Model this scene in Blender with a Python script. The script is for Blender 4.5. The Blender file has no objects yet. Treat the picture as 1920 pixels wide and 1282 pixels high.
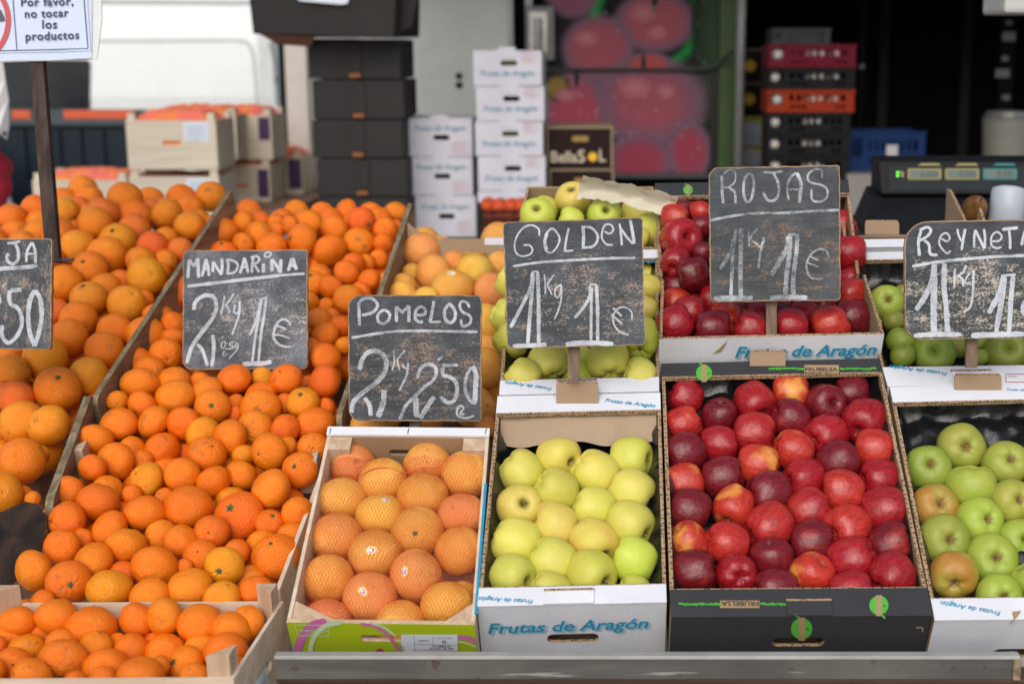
import bpy, bmesh, math, random
import numpy as np
from mathutils import Vector, Matrix, noise as mnoise
random.seed(7); np.random.seed(7)
R = math.radians
scene = bpy.context.scene
COL = scene.collection

# ---------------------------------------------------------------- camera
F, CX, CY = 2667.0, 1140.0, 641.0          # focal length and principal point in photo pixels (1920 x 1282)
PITCH, EYE = R(11.6), 1.55
cam_d = bpy.data.cameras.new('camera'); cam = bpy.data.objects.new('camera', cam_d); COL.objects.link(cam)
cam.location = (0, 0, EYE); cam.rotation_euler = (R(90) - PITCH, 0, 0)
cam_d.sensor_fit = 'HORIZONTAL'; cam_d.sensor_width = 36.0; cam_d.lens = F / 1920 * 36
cam_d.shift_x = -(CX - 960) / 1920; cam_d.clip_start = 0.05; cam_d.clip_end = 500
cam_d.dof.use_dof = True; cam_d.dof.focus_distance = 2.55; cam_d.dof.aperture_fstop = 3.2
scene.camera = cam

# ---------------------------------------------------------------- world, sun, exposure
SUN_EL, SUN_AZ = R(40), R(190)             # soft overcast light from above and behind the camera
world = bpy.data.worlds.new('World'); scene.world = world; world.use_nodes = True
wn = world.node_tree; bg = wn.nodes['Background']
sky = wn.nodes.new('ShaderNodeTexSky'); sky.sky_type = 'NISHITA'; sky.sun_disc = False
sky.sun_elevation = SUN_EL; sky.sun_rotation = SUN_AZ; sky.air_density = 1.0; sky.dust_density = 4.0; sky.ozone_density = 1.0
hs = wn.nodes.new('ShaderNodeHueSaturation'); hs.inputs['Saturation'].default_value = 0.75
wn.links.new(sky.outputs[0], hs.inputs['Color']); wn.links.new(hs.outputs[0], bg.inputs['Color'])
bg.inputs['Strength'].default_value = 0.135
sl = bpy.data.lights.new('sun', 'SUN'); so = bpy.data.objects.new('sun', sl); COL.objects.link(so)
sl.energy = 1.55; sl.angle = R(70); sl.color = (1.0, 0.985, 0.965)
sd = Vector((math.sin(SUN_AZ) * math.cos(SUN_EL), math.cos(SUN_AZ) * math.cos(SUN_EL), math.sin(SUN_EL)))
so.rotation_euler = sd.to_track_quat('Z', 'Y').to_euler(); so.location = (0, -3, 8)
scene.view_settings.view_transform = 'Standard'; scene.view_settings.look = 'None'
scene.view_settings.gamma = 1; scene.view_settings.exposure = -0.10
scene.render.engine = 'CYCLES'; scene.cycles.use_denoising = True
scene.cycles.max_bounces = 6; scene.cycles.diffuse_bounces = 4

# ---------------------------------------------------------------- pixel -> place
cp, sp_ = math.cos(PITCH), math.sin(PITCH)
ORI = Vector((0, 0, EYE))
def c2w_dir(x, y, z): return Vector((x, z * cp - y * sp_, -z * sp_ - y * cp))     # camera frame (right, down, forward)
def ray(px, py): return c2w_dir((px - CX) / F, (py - CY) / F, 1.0)
def atz(px, py, z): return ORI + ray(px, py) * z                                     # at axial depth z
def aty(px, py, Y):                                                                   # at world distance Y
    d = ray(px, py); return ORI + d * (Y / d.y)
class Plane:
    def __init__(s, a, b):                    # camera frame: y = a - b z, level along x
        l = math.hypot(1, b)
        s.n = c2w_dir(0, -1 / l, -b / l); s.p = ORI + c2w_dir(0, a, 0); s.up = c2w_dir(0, -b / l, 1 / l)
    def hit(s, px, py, off=0.0):
        d = ray(px, py); return ORI + d * ((s.p + s.n * off - ORI).dot(s.n) / d.dot(s.n))
CART = Plane(2.370, 0.865)                    # rims of the tilted cartons
HEAP = Plane(1.7676, 0.578)                   # loose heaps
LOWC = Plane(1.121, 0.304)                    # the crate in front
def depth(p): return (p - ORI).dot(c2w_dir(0, 0, 1))

# ---------------------------------------------------------------- mesh helpers
def tag(o, label=None, cat=None, group=None, kind=None):
    if label: o['label'] = label
    if cat: o['category'] = cat
    if group: o['group'] = group
    if kind: o['kind'] = kind
    return o
def link(name, me, parent=None):
    o = bpy.data.objects.new(name, me); COL.objects.link(o)
    if parent is not None: o.parent = parent
    return o
def empty(name, loc, label, cat, group=None):
    o = bpy.data.objects.new(name, None); COL.objects.link(o); o.location = loc; o.empty_display_size = 0.05
    return tag(o, label, cat, group)
class MB:
    """collects faces and links them as one mesh"""
    def __init__(s): s.v = []; s.f = []; s.m = []
    def face(s, pts, mi=0):
        i = len(s.v); s.v += [tuple(p) for p in pts]; s.f.append(tuple(range(i, i + len(pts)))); s.m.append(mi)
    def hexa(s, P, mi=0, top=None):           # P: 8 corners, 0-3 lower loop, 4-7 upper loop
        i = len(s.v); s.v += [tuple(p) for p in P]
        for k, q in enumerate(((3, 2, 1, 0), (4, 5, 6, 7), (0, 1, 5, 4), (1, 2, 6, 5), (2, 3, 7, 6), (3, 0, 4, 7))):
            s.f.append(tuple(i + j for j in q)); s.m.append(top if (top is not None and k == 1) else mi)
        return s
    def box(s, o, u, v, w, mi=0, top=None):
        o, u, v, w = Vector(o), Vector(u), Vector(v), Vector(w)
        return s.hexa([o, o + u, o + u + v, o + v, o + w, o + u + w, o + u + v + w, o + v + w], mi, top)
    def abox(s, x0, x1, y0, y1, z0, z1, mi=0): return s.box((x0, y0, z0), (x1 - x0, 0, 0), (0, y1 - y0, 0), (0, 0, z1 - z0), mi)
    def tube(s, pts, rad, n=8, mi=0, cap=True):
        pts = [Vector(p) for p in pts]; i0 = len(s.v)
        rr = rad if isinstance(rad, (list, tuple)) else [rad] * len(pts)
        for k, p in enumerate(pts):
            d = (pts[min(k + 1, len(pts) - 1)] - pts[max(k - 1, 0)]).normalized()
            a = d.orthogonal().normalized() if k == 0 else (a - d * a.dot(d)).normalized()
            b = d.cross(a)
            for j in range(n):
                t = 2 * math.pi * j / n; s.v.append(tuple(p + (a * math.cos(t) + b * math.sin(t)) * rr[k]))
        for k in range(len(pts) - 1):
            for j in range(n):
                s.f.append((i0 + k * n + j, i0 + k * n + (j + 1) % n, i0 + (k + 1) * n + (j + 1) % n, i0 + (k + 1) * n + j)); s.m.append(mi)
        if cap:
            s.f.append(tuple(i0 + j for j in reversed(range(n)))); s.m.append(mi)
            s.f.append(tuple(i0 + (len(pts) - 1) * n + j for j in range(n))); s.m.append(mi)
        return s
    def lathe(s, prof, n=24, mi=0, ax=None):  # prof: (r, z)
        i0 = len(s.v)
        for r, z in prof:
            for j in range(n):
                t = 2 * math.pi * j / n; p = Vector((r * math.cos(t), r * math.sin(t), z)); s.v.append(tuple(ax @ p if ax else p))
        for k in range(len(prof) - 1):
            for j in range(n):
                s.f.append((i0 + k * n + j, i0 + k * n + (j + 1) % n, i0 + (k + 1) * n + (j + 1) % n, i0 + (k + 1) * n + j)); s.m.append(mi)
        return s
    def plate(s, outer, holes, fn, mi=0, rim=None):   # 2-D outline with holes; fn(x, y, k) with k = 0 front, 1 back
        bm = bmesh.new(); loops = []
        for lp in [outer] + list(holes):
            vs = [bm.verts.new((x, y, 0)) for x, y in lp]
            for a, b in zip(vs, vs[1:] + vs[:1]): bm.edges.new((a, b))
            loops.append(lp)
        bmesh.ops.triangle_fill(bm, use_beauty=True, edges=bm.edges[:], use_dissolve=False)
        bm.verts.ensure_lookup_table(); bm.normal_update()
        for k in (0, 1):
            i0 = len(s.v); s.v += [tuple(fn(v.co.x, v.co.y, k)) for v in bm.verts]
            for f in bm.faces:
                ids = [i0 + v.index for v in f.verts]
                if (f.normal.z < 0) != (k == 1): ids.reverse()
                s.f.append(tuple(ids)); s.m.append(mi)
        bm.free()
        for lp in loops:
            for a, b in zip(lp, lp[1:] + lp[:1]):
                s.face([fn(*a, 0), fn(*a, 1), fn(*b, 1), fn(*b, 0)], mi if rim is None else rim)
        return s
    def build(s, name, mats, parent=None, loc=None, smooth=False, bevel=0.0, weld=True):
        me = bpy.data.meshes.new(name)
        off = Vector(loc) if loc is not None else (parent.matrix_basis.translation.copy() if parent is not None else None)
        if parent is not None and loc is None:
            q = parent.parent
            while q is not None: off += q.matrix_basis.translation; q = q.parent
        vs = s.v if off is None else [(a - off.x, b - off.y, c - off.z) for a, b, c in s.v]
        me.from_pydata(vs, [], s.f); me.polygons.foreach_set('material_index', s.m)
        for m in (mats if isinstance(mats, (list, tuple)) else [mats]): me.materials.append(m)
        bm = bmesh.new(); bm.from_mesh(me)
        if weld: bmesh.ops.remove_doubles(bm, verts=bm.verts[:], dist=1e-5)
        bmesh.ops.recalc_face_normals(bm, faces=bm.faces[:])
        if bevel: bmesh.ops.bevel(bm, geom=[e for e in bm.edges if e.is_manifold and e.calc_face_angle(0) > 0.5], offset=bevel, segments=2, profile=0.6, affect='EDGES')
        if smooth:
            for f in bm.faces: f.smooth = True
        bm.to_mesh(me); bm.free()
        o = link(name, me, parent)
        if loc is not None:
            o.location = loc
            q = parent
            while q is not None: o.location = o.location - q.matrix_basis.translation; q = q.parent
        return o
def rrect(x0, y0, x1, y1, r, n=5):
    out = []
    rs = r if isinstance(r, (list, tuple)) else [r] * 4
    for (cx, cy, a0), q in zip(((x1, y0, -90), (x1, y1, 0), (x0, y1, 90), (x0, y0, 180)), rs):
        ox = cx - q if cx == x1 else cx + q; oy = cy - q if cy == y1 else cy + q
        for k in range(n + 1):
            t = R(a0 + 90 * k / n); out.append((ox + q * math.cos(t), oy + q * math.sin(t)))
    return out
def smooth_line(pts, sub=6):
    if len(pts) < 3: return [tuple(Vector(pts[0]).lerp(Vector(pts[1]), k / 8)) for k in range(9)]
    P = [Vector(p) for p in pts]; P = [P[0] * 2 - P[1]] + P + [P[-1] * 2 - P[-2]]; out = []
    for i in range(1, len(P) - 2):
        for k in range(sub):
            t = k / sub; a, b, c, d = P[i - 1:i + 3]
            out.append(tuple(0.5 * ((2 * b) + (c - a) * t + (2 * a - 5 * b + 4 * c - d) * t * t + (3 * b - a - 3 * c + d) * t ** 3)))
    return out + [tuple(P[-2])]
def text_mb(mb, body, fn, width, x=0.0, y=0.0, shear=0.0, bold=0.0, rot=0.0, mi=0, align='LEFT', height=None, space=1.0):
    """adds flat lettering; fn(x, y) maps letter space (metres) to the world"""
    cu = bpy.data.curves.new('t', 'FONT'); cu.body = body; cu.shear = shear; cu.offset = bold; cu.resolution_u = 3; cu.space_character = space
    ob = bpy.data.objects.new('t', cu); COL.objects.link(ob)
    me = bpy.data.meshes.new_from_object(ob)
    vs = np.array([v.co[:2] for v in me.vertices]); x0, x1 = vs[:, 0].min(), vs[:, 0].max(); y0 = 0.0
    k = width / (x1 - x0); ky = k if height is None else height / 0.7
    i0 = len(mb.v); ca, sa = math.cos(rot), math.sin(rot)
    for a, b in vs:
        a = (a - x0) * k - (width / 2 if align == 'CENTER' else 0); b = (b - y0) * ky
        mb.v.append(tuple(fn(x + a * ca - b * sa, y + a * sa + b * ca)))
    for p in me.polygons: mb.f.append(tuple(i0 + i for i in p.vertices)); mb.m.append(mi)
    bpy.data.objects.remove(ob); bpy.data.curves.remove(cu); bpy.data.meshes.remove(me)

# ---------------------------------------------------------------- materials
class NT:
    def __init__(s, name, rough=0.6, spec=0.4, metal=0.0):
        s.mat = bpy.data.materials.new(name); s.mat.use_nodes = True; s.t = s.mat.node_tree
        s.bsdf = s.t.nodes['Principled BSDF']; s.bsdf.inputs['Roughness'].default_value = rough
        s.bsdf.inputs['Specular IOR Level'].default_value = spec; s.bsdf.inputs['Metallic'].default_value = metal
        s.oi = None; s.tc = None
    def n(s, typ, **kw):
        q = s.t.nodes.new(typ)
        for k, v in kw.items(): setattr(q, k, v)
        return q
    def set(s, sock, v):
        if hasattr(v, 'node'): s.t.links.new(v, sock)
        elif isinstance(v, (tuple, list)) and len(v) == 3 and sock.type == 'RGBA': sock.default_value = (*v, 1)
        else: sock.default_value = v
    def coord(s, kind='Object'):
        if s.tc is None: s.tc = s.n('ShaderNodeTexCoord')
        return s.tc.outputs[kind]
    def info(s, k):
        if s.oi is None: s.oi = s.n('ShaderNodeObjectInfo')
        return s.oi.outputs[k]
    def mapping(s, vec, scale=(1, 1, 1), loc=None):
        q = s.n('ShaderNodeMapping'); s.set(q.inputs['Vector'], vec); q.inputs['Scale'].default_value = scale
        if loc is not None: s.set(q.inputs['Location'], loc)
        return q.outputs[0]
    def shuffled(s, scale=(1, 1, 1)):         # object coordinates moved by the object's random number
        v = s.n('ShaderNodeVectorMath', operation='ADD'); s.set(v.inputs[0], s.mapping(s.coord(), scale))
        m = s.n('ShaderNodeVectorMath', operation='SCALE'); m.inputs[0].default_value = (37.1, 91.7, 53.3); s.set(m.inputs['Scale'], s.info('Random'))
        s.set(v.inputs[1], m.outputs[0]); return v.outputs[0]
    def noise(s, vec, scale, detail=3, rough=0.55, dist=0.0):
        q = s.n('ShaderNodeTexNoise'); s.set(q.inputs['Vector'], vec); q.inputs['Scale'].default_value = scale
        q.inputs['Detail'].default_value = detail; q.inputs['Roughness'].default_value = rough; q.inputs['Distortion'].default_value = dist
        return q.outputs['Fac']
    def voro(s, vec, scale, rnd=1.0):
        q = s.n('ShaderNodeTexVoronoi'); s.set(q.inputs['Vector'], vec); q.inputs['Scale'].default_value = scale; q.inputs['Randomness'].default_value = rnd
        return q.outputs['Distance']
    def ramp(s, fac, a, b, va=0.0, vb=1.0):
        q = s.n('ShaderNodeMapRange', interpolation_type='SMOOTHSTEP'); s.set(q.inputs[0], fac)
        for i, v in ((1, a), (2, b), (3, va), (4, vb)): s.set(q.inputs[i], v)
        return q.outputs[0]
    def math(s, op, a, b=0.0):
        q = s.n('ShaderNodeMath', operation=op); s.set(q.inputs[0], a); s.set(q.inputs[1], b); return q.outputs[0]
    def mix(s, fac, a, b, mode='MIX'):
        q = s.n('ShaderNodeMix', data_type='RGBA', blend_type=mode); s.set(q.inputs[0], fac); s.set(q.inputs[6], a); s.set(q.inputs[7], b); return q.outputs[2]
    def sep(s, vec):
        q = s.n('ShaderNodeSeparateXYZ'); s.set(q.inputs[0], vec); return q.outputs
    def bump(s, h, strength=0.2, dist=0.01):
        q = s.n('ShaderNodeBump'); s.set(q.inputs['Height'], h); q.inputs['Strength'].default_value = strength; q.inputs['Distance'].default_value = dist
        s.t.links.new(q.outputs[0], s.bsdf.inputs['Normal'])
    def out(s, col=None, rough=None):
        if col is not None: s.set(s.bsdf.inputs['Base Color'], col)
        if rough is not None: s.set(s.bsdf.inputs['Roughness'], rough)
        return s.mat
def plain(name, col, rough=0.6, var=0.12, scale=14, spec=0.4, metal=0.0, bump=0.0):
    n = NT(name, rough, spec, metal); f = n.noise(n.coord(), scale, 4)
    c = n.mix(f, tuple(x * (1 - var) for x in col), tuple(min(1, x * (1 + var)) for x in col))
    if bump: n.bump(n.noise(n.coord(), scale * 6, 3), bump, 0.002)
    return n.out(c, n.ramp(f, 0.3, 0.7, max(0, rough - 0.06), min(1, rough + 0.06)))
def wood(name, col, dark, scale=9.0, axis=0, rough=0.7, dirt=0.0):
    n = NT(name, rough, 0.3); sc = [scale * 6] * 3; sc[axis] = scale * 0.35
    f = n.noise(n.mapping(n.coord(), tuple(sc)), 1.0, 5, 0.6, 0.6)
    c = n.mix(n.ramp(f, 0.32, 0.72), dark, col)
    if dirt: c = n.mix(n.ramp(n.noise(n.coord(), 22, 5, 0.7), 0.55, 0.72, 0, dirt), c, tuple(x * 0.25 for x in col))
    n.bump(f, 0.25, 0.002); return n.out(c)
def cardboard(name, col, dents=0.25):
    n = NT(name, 0.75, 0.25); f = n.noise(n.coord(), 6, 4); g = n.noise(n.coord(), 60, 3)
    c = n.mix(n.ramp(f, 0.35, 0.7), tuple(x * 0.9 for x in col), col)
    c = n.mix(n.ramp(g, 0.62, 0.75, 0, 0.18), c, tuple(x * 0.6 for x in col))
    sm = n.ramp(n.noise(n.coord(), 13, 6, 0.75), 0.58, 0.74, 0, 0.16); c = n.mix(sm, c, tuple(x * 0.55 for x in col))
    n.bump(n.math('ADD', n.noise(n.coord(), 7, 3), n.math('MULTIPLY', n.noise(n.mapping(n.coord(), (210, 9, 9)), 1, 2), 0.22)), dents, 0.012)
    return n.out(c)
def corrugated(name):
    n = NT(name, 0.85, 0.15); v = n.voro(n.coord(), 190, 0.55)
    return n.out(n.mix(n.ramp(v, 0.25, 0.55), (0.085, 0.05, 0.028), (0.40, 0.28, 0.17)))

M = {}
def citrus(name, pore, blem=0.5):
    n = NT(name, 0.42, 0.36); v = n.shuffled(); col = n.info('Color')
    big = n.noise(v, 0.9, 2); c = n.mix(n.ramp(big, 0.3, 0.7, 0, 0.55), col, n.mix(1.0, col, (0.98, 0.78, 0.6), 'MULTIPLY'))
    c = n.mix(n.ramp(n.noise(v, 1.6, 3), 0.5, 0.75, 0, 0.35), c, n.mix(1.0, col, (1.0, 1.45, 1.5), 'MULTIPLY'))
    sp = n.ramp(n.noise(v, 7, 5, 0.7), 0.62, 0.72, 0, blem); c = n.mix(sp, c, (0.28, 0.10, 0.02))
    br = n.math('MULTIPLY', n.ramp(n.noise(v, 1.3, 4, 0.65), 0.60, 0.68, 0, 0.7), n.ramp(n.info('Random'), 0.55, 0.6)); c = n.mix(br, c, (0.30, 0.12, 0.04))
    fl = n.ramp(n.voro(v, 6.5), 0.04, 0.10, 0.85, 0); fl = n.math('MULTIPLY', fl, n.ramp(n.noise(v, 1.8), 0.50, 0.56)); c = n.mix(fl, c, (0.10, 0.045, 0.015))
    h = n.math('ADD', n.math('MULTIPLY', n.voro(v, pore), 0.9), n.math('MULTIPLY', n.noise(v, pore * 0.35, 2), 0.8))
    n.bump(h, 0.34, 0.022)
    n.bsdf.inputs['Subsurface Weight'].default_value = 0.0
    return n.out(c, n.ramp(n.noise(v, 3), 0.3, 0.7, 0.27, 0.40))
def apple_red():
    n = NT('red_apple_skin', 0.33, 0.5); v = n.shuffled(); col = n.info('Color')
    st = n.noise(n.shuffled((9, 9, 1.4)), 1.0, 4, 0.6)
    c = n.mix(n.ramp(st, 0.38, 0.66, 0, 0.75), col, n.mix(1.0, col, (1.75, 1.9, 1.5), 'MULTIPLY'))
    thr = n.ramp(n.info('Alpha'), 0.0, 1.0, 0.80, 0.50)
    p = n.noise(v, 0.62, 2, 0.5, 0.2); p2 = n.math('ADD', p, n.math('MULTIPLY', n.math('SUBTRACT', st, 0.5), 0.16))
    c = n.mix(n.ramp(n.math('SUBTRACT', p2, thr), -0.20, 0.03), c, (0.46, 0.035, 0.020))
    c = n.mix(n.ramp(n.math('SUBTRACT', p2, thr), -0.03, 0.17), c, (0.72, 0.30, 0.06))
    c = n.mix(n.ramp(n.voro(v, 9), 0.02, 0.075, 0.42, 0), c, (0.70, 0.42, 0.30))
    n.bump(n.noise(v, 3, 3), 0.08, 0.05); return n.out(c, n.ramp(n.noise(v, 5, 3), 0.3, 0.7, 0.20, 0.33))
def apple_green(name, c2, russet, speck):
    n = NT(name, 0.38, 0.42); v = n.shuffled(); col = n.info('Color'); xyz = n.sep(n.coord())
    rad = n.math('SQRT', n.math('ADD', n.math('MULTIPLY', xyz[0], xyz[0]), n.math('MULTIPLY', xyz[1], xyz[1]))); z = xyz[2]
    c = n.mix(n.ramp(n.noise(v, 0.7, 3), 0.32, 0.68), col, n.mix(1.0, col, c2, 'MULTIPLY'))
    c = n.mix(n.ramp(n.voro(v, 8), 0.025, 0.06, speck, 0), c, (0.16, 0.12, 0.025))
    fz = n.noise(v, 5, 4, 0.7)
    if russet:
        r = n.math('MULTIPLY', n.ramp(z, -0.3, -0.5), n.ramp(n.math('ADD', rad, n.math('MULTIPLY', fz, 0.35)), 0.46, 0.26, 0, russet)); c = n.mix(r, c, (0.17, 0.09, 0.03))
        r2 = n.ramp(n.noise(v, 2.0, 5, 0.7), 0.66, 0.76, 0, 0.4 * russet); c = n.mix(r2, c, (0.22, 0.14, 0.035))
        c = n.mix(n.math('MULTIPLY', n.info('Alpha'), n.ramp(n.noise(v, 0.8, 3), 0.35, 0.62, 0, .8)), c, (0.42, 0.16, 0.03))
    else:
        c = n.mix(n.math('MULTIPLY', n.info('Alpha'), n.ramp(n.noise(v, 0.8, 2), 0.46, 0.70, 0, .7)), c, (0.76, 0.32, 0.10))
        r = n.math('MULTIPLY', n.ramp(z, 0.3, 0.5), n.ramp(n.math('ADD', rad, n.math('MULTIPLY', fz, 0.3)), 0.52, 0.25, 0, .75)); c = n.mix(r, c, (0.16, 0.15, 0.035))
    n.bump(n.noise(v, 3.5, 3), 0.06, 0.05); return n.out(c, n.ramp(n.noise(v, 5, 3), 0.3, 0.7, 0.36, 0.48))
M['mandarin'] = citrus('mandarin_peel', 22, 0.5); M['orange'] = citrus('orange_peel', 28, 0.5); M['pomelo'] = citrus('grapefruit_peel', 26, 0.35)
M['red'] = apple_red(); M['golden'] = apple_green('golden_apple_skin', (0.92, 1.0, 0.78), 0.0, 0.6)
M['green'] = apple_green('green_apple_skin', (0.82, 0.95, 0.8), 0.85, 0.5)
M['stalk'] = plain('stalk', (0.10, 0.065, 0.03), 0.8); M['button'] = plain('green_button', (0.095, 0.105, 0.035), 0.8, 0.6, 9)
M['calyx'] = plain('dry_calyx', (0.09, 0.06, 0.03), 0.9)
M['white_card'] = cardboard('white_cardboard', (0.74, 0.76, 0.82)); M['grey_card'] = cardboard('dark_cardboard', (0.040, 0.042, 0.046))
M['black_card'] = cardboard('black_cardboard', (0.030, 0.028, 0.027)); M['kraft'] = cardboard('kraft_cardboard', (0.36, 0.25, 0.155)); M['corr'] = corrugated('corrugated_edge'); M['paper_kraft'] = cardboard('kraft_paper', (0.40, 0.295, 0.20), 0.4)
M['blue_ink'] = plain('blue_ink', (0.008, 0.27, 0.46), 0.6); M['pale_ink'] = plain('pale_blue_ink', (0.32, 0.50, 0.60), 0.6)
M['green_ink'] = plain('green_ink', (0.075, 0.42, 0.04), 0.6); M['tan_ink'] = plain('tan_ink', (0.36, 0.24, 0.12), 0.6); M['red_ink'] = plain('red_ink', (0.45, 0.03, 0.08), 0.6)
M['grey_ink'] = plain('grey_ink', (0.09, 0.09, 0.10), 0.6); M['cream_ink'] = plain('cream_ink', (0.55, 0.48, 0.34), 0.6); M['sun_ink'] = plain('yellow_ink', (0.75, 0.45, 0.03), 0.6)
M['lime'] = plain('lime_print', (0.42, 0.54, 0.006), 0.5, 0.06); M['pink_ink'] = plain('pink_ink', (0.62, 0.16, 0.42), 0.5); M['magenta_ink'] = plain('magenta_ink', (0.40, 0.01, 0.10), 0.5)
M['mint_ink'] = plain('mint_ink', (0.60, 0.72, 0.45), 0.5); M['paper'] = plain('white_paper', (0.72, 0.76, 0.86), 0.7, 0.05)
M['ply'] = wood('plywood', (0.33, 0.22, 0.13), (0.17, 0.10, 0.055), 5, 1, 0.75, 0.5); M['ply_edge'] = wood('plywood_edge', (0.30, 0.24, 0.15), (0.13, 0.10, 0.06), 14, 1, 0.85, 0.6)
M['crate'] = wood('poplar_veneer', (0.72, 0.60, 0.47), (0.58, 0.45, 0.33), 6, 0, 0.75); M['crate_end'] = wood('poplar_post', (0.62, 0.46, 0.33), (0.45, 0.31, 0.20), 8, 2, 0.75)
M['crate_pale'] = wood('pale_veneer', (0.72, 0.65, 0.53), (0.62, 0.54, 0.42), 5, 0, 0.75)
M['black_board'] = wood('black_board', (0.050, 0.028, 0.018), (0.006, 0.004, 0.004), 3, 1, 0.85); M['stick'] = wood('grey_stick', (0.27, 0.19, 0.13), (0.14, 0.095, 0.065), 8, 2, 0.8)
M['dark_stick'] = wood('dark_stake', (0.085, 0.055, 0.042), (0.02, 0.012, 0.009), 7, 2, 0.7)
M['black_film'] = plain('black_film', (0.010, 0.011, 0.012), 0.22, 0.2, 20, 0.5, 0, 0.3)
M['net'] = plain('red_net', (0.62, 0.07, 0.035), 0.5); M['pink_net'] = plain('pink_net', (0.75, 0.15, 0.13), 0.6, 0.4, 60)
M['dark'] = plain('dark_recess', (0.006, 0.006, 0.007), 0.9, spec=0.05); M['staple'] = plain('staple', (0.12, 0.12, 0.13), 0.4, metal=0.8)
# ---------------------------------------------------------------- fruit shapes (unit radius, stem towards +z)
def fruit_mesh(name, kind, seed, mat):
    rnd = random.Random(seed); nr, ns = 26, 36; sv = Vector((seed * 3.1, seed * 7.7, seed * 1.3)); vs = []; fs = []
    hgt = {'mandarin': 0.84, 'orange': 0.95, 'pomelo': 0.92}.get(kind, 1); hgt += rnd.uniform(-.04, .05)
    neck = {'mandarin': rnd.uniform(0, .07), 'orange': rnd.uniform(-.02, .04), 'pomelo': rnd.uniform(0, .05)}.get(kind, 0)
    nl = rnd.choice((7, 8, 9)); ph = rnd.uniform(0, 6)
    if kind == 'red': prof = [(0, .54), (.06, .56), (.12, .67), (.23, .80), (.40, .87), (.60, .83), (.80, .69), (.93, .45), (.995, .12), (.99, -.18), (.93, -.46), (.83, -.68), (.69, -.83), (.52, -.90), (.36, -.91), (.21, -.84), (.10, -.76), (0, -.74)]
    elif kind == 'golden': prof = [(0, .50), (.06, .52), (.12, .65), (.23, .79), (.40, .86), (.60, .82), (.80, .67), (.94, .43), (1.0, .12), (.995, -.17), (.94, -.44), (.84, -.66), (.69, -.81), (.51, -.88), (.34, -.89), (.19, -.83), (.09, -.77), (0, -.75)]
    elif kind == 'green': prof = [(0, .42), (.07, .44), (.17, .56), (.31, .69), (.48, .74), (.66, .69), (.83, .55), (.96, .30), (1.0, .05), (.97, -.22), (.88, -.44), (.74, -.60), (.58, -.70), (.42, -.73), (.28, -.70), (.17, -.62), (.08, -.55), (0, -.53)]
    else: prof = None
    if prof:
        pl = smooth_line(prof, 2); nr = len(pl) - 1
    for i in range(nr + 1):
        th = math.pi * i / nr
        for j in range(ns):
            a = 2 * math.pi * j / ns
            if prof:
                r, z = pl[i]; r = max(r, 0.0)
                lob = 1 + (0.02 if kind != 'golden' else .008) * math.cos(5 * a + ph) * max(0, (-z - .1)) + .007 * math.cos(5 * a + ph)
                p = Vector((r * math.cos(a) * lob, r * math.sin(a) * lob, z * (1 + .03 * math.cos(5 * a + ph) * (1 if z < -.5 else 0))))
                d = .065 * mnoise.noise(p * .75 + sv) + .022 * mnoise.noise(p * 2.2 + sv)
                p = p * (1 + d); p.z += .10 * p.x * math.sin(ph)
            else:
                p = Vector((math.sin(th) * math.cos(a), math.sin(th) * math.sin(a), math.cos(th)))
                am = {'mandarin': .062, 'orange': .045, 'pomelo': .045}[kind]
                rr = 1 + am * mnoise.noise(p * .9 + sv) + am * .3 * mnoise.noise(p * 2.6 + sv)
                rr += neck * math.exp(-(th / .42) ** 2) - .10 * math.exp(-(th / .17) ** 2) - .05 * math.exp(-((math.pi - th) / .22) ** 2)
                if kind == 'mandarin': rr += .018 * math.cos(nl * a + ph) * math.exp(-((th - .33) / .22) ** 2)
                p = p * rr; p.z *= hgt
            vs.append(p)
    for i in range(nr):
        for j in range(ns): fs.append((i * ns + j, (i + 1) * ns + j, (i + 1) * ns + (j + 1) % ns, i * ns + (j + 1) % ns))
    me = bpy.data.meshes.new(name); me.from_pydata([tuple(v) for v in vs], [], fs); me.materials.append(mat)
    bm = bmesh.new(); bm.from_mesh(me); bmesh.ops.remove_doubles(bm, verts=bm.verts[:], dist=1e-4); bmesh.ops.recalc_face_normals(bm, faces=bm.faces[:])
    for f in bm.faces: f.smooth = True
    bm.to_mesh(me); bm.free(); return me
NAMES = {'mandarin': 'mandarin', 'orange': 'orange', 'pomelo': 'grapefruit', 'golden': 'yellow_apple', 'red': 'red_apple', 'green': 'green_apple'}
SHAPES = {k: [fruit_mesh(NAMES[k], k, 11 * i + 3 + 5 * len(k), M[k]) for i in range(6)] for k in NAMES}
TOPZ = {'mandarin': .78, 'orange': .88, 'pomelo': .85, 'golden': .50, 'red': .54, 'green': .42}; BOTZ = {'golden': -.75, 'red': -.74, 'green': -.53}
def _raw(name, mb, mat, smooth=True):
    o = mb.build(name, mat, smooth=smooth); me = o.data; bpy.data.objects.remove(o); return me
def button_mesh():
    m = MB(); pts = []
    for k in range(10):
        r = .15 if k % 2 == 0 else .085; pts.append((r * math.cos(k * .628), r * math.sin(k * .628)))
    m.plate(pts, [], lambda x, y, k: (x, y, (.02 if k == 0 else -.06) - (x * x + y * y) * .6))
    m.lathe([(0, .07), (.035, .065), (.045, .03), (.05, -.02)], 8, 0); return _raw('stem_button', m, M['button'], False)
def stalk_mesh(bend):
    m = MB(); m.tube([(0, 0, -.05), (.01, 0, .1), (.03 + bend * .3, .01, .25), (.06 + bend, .03, .42)], [.025, .02, .022, .034], 7); return _raw('stalk', m, M['stalk'])
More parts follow.
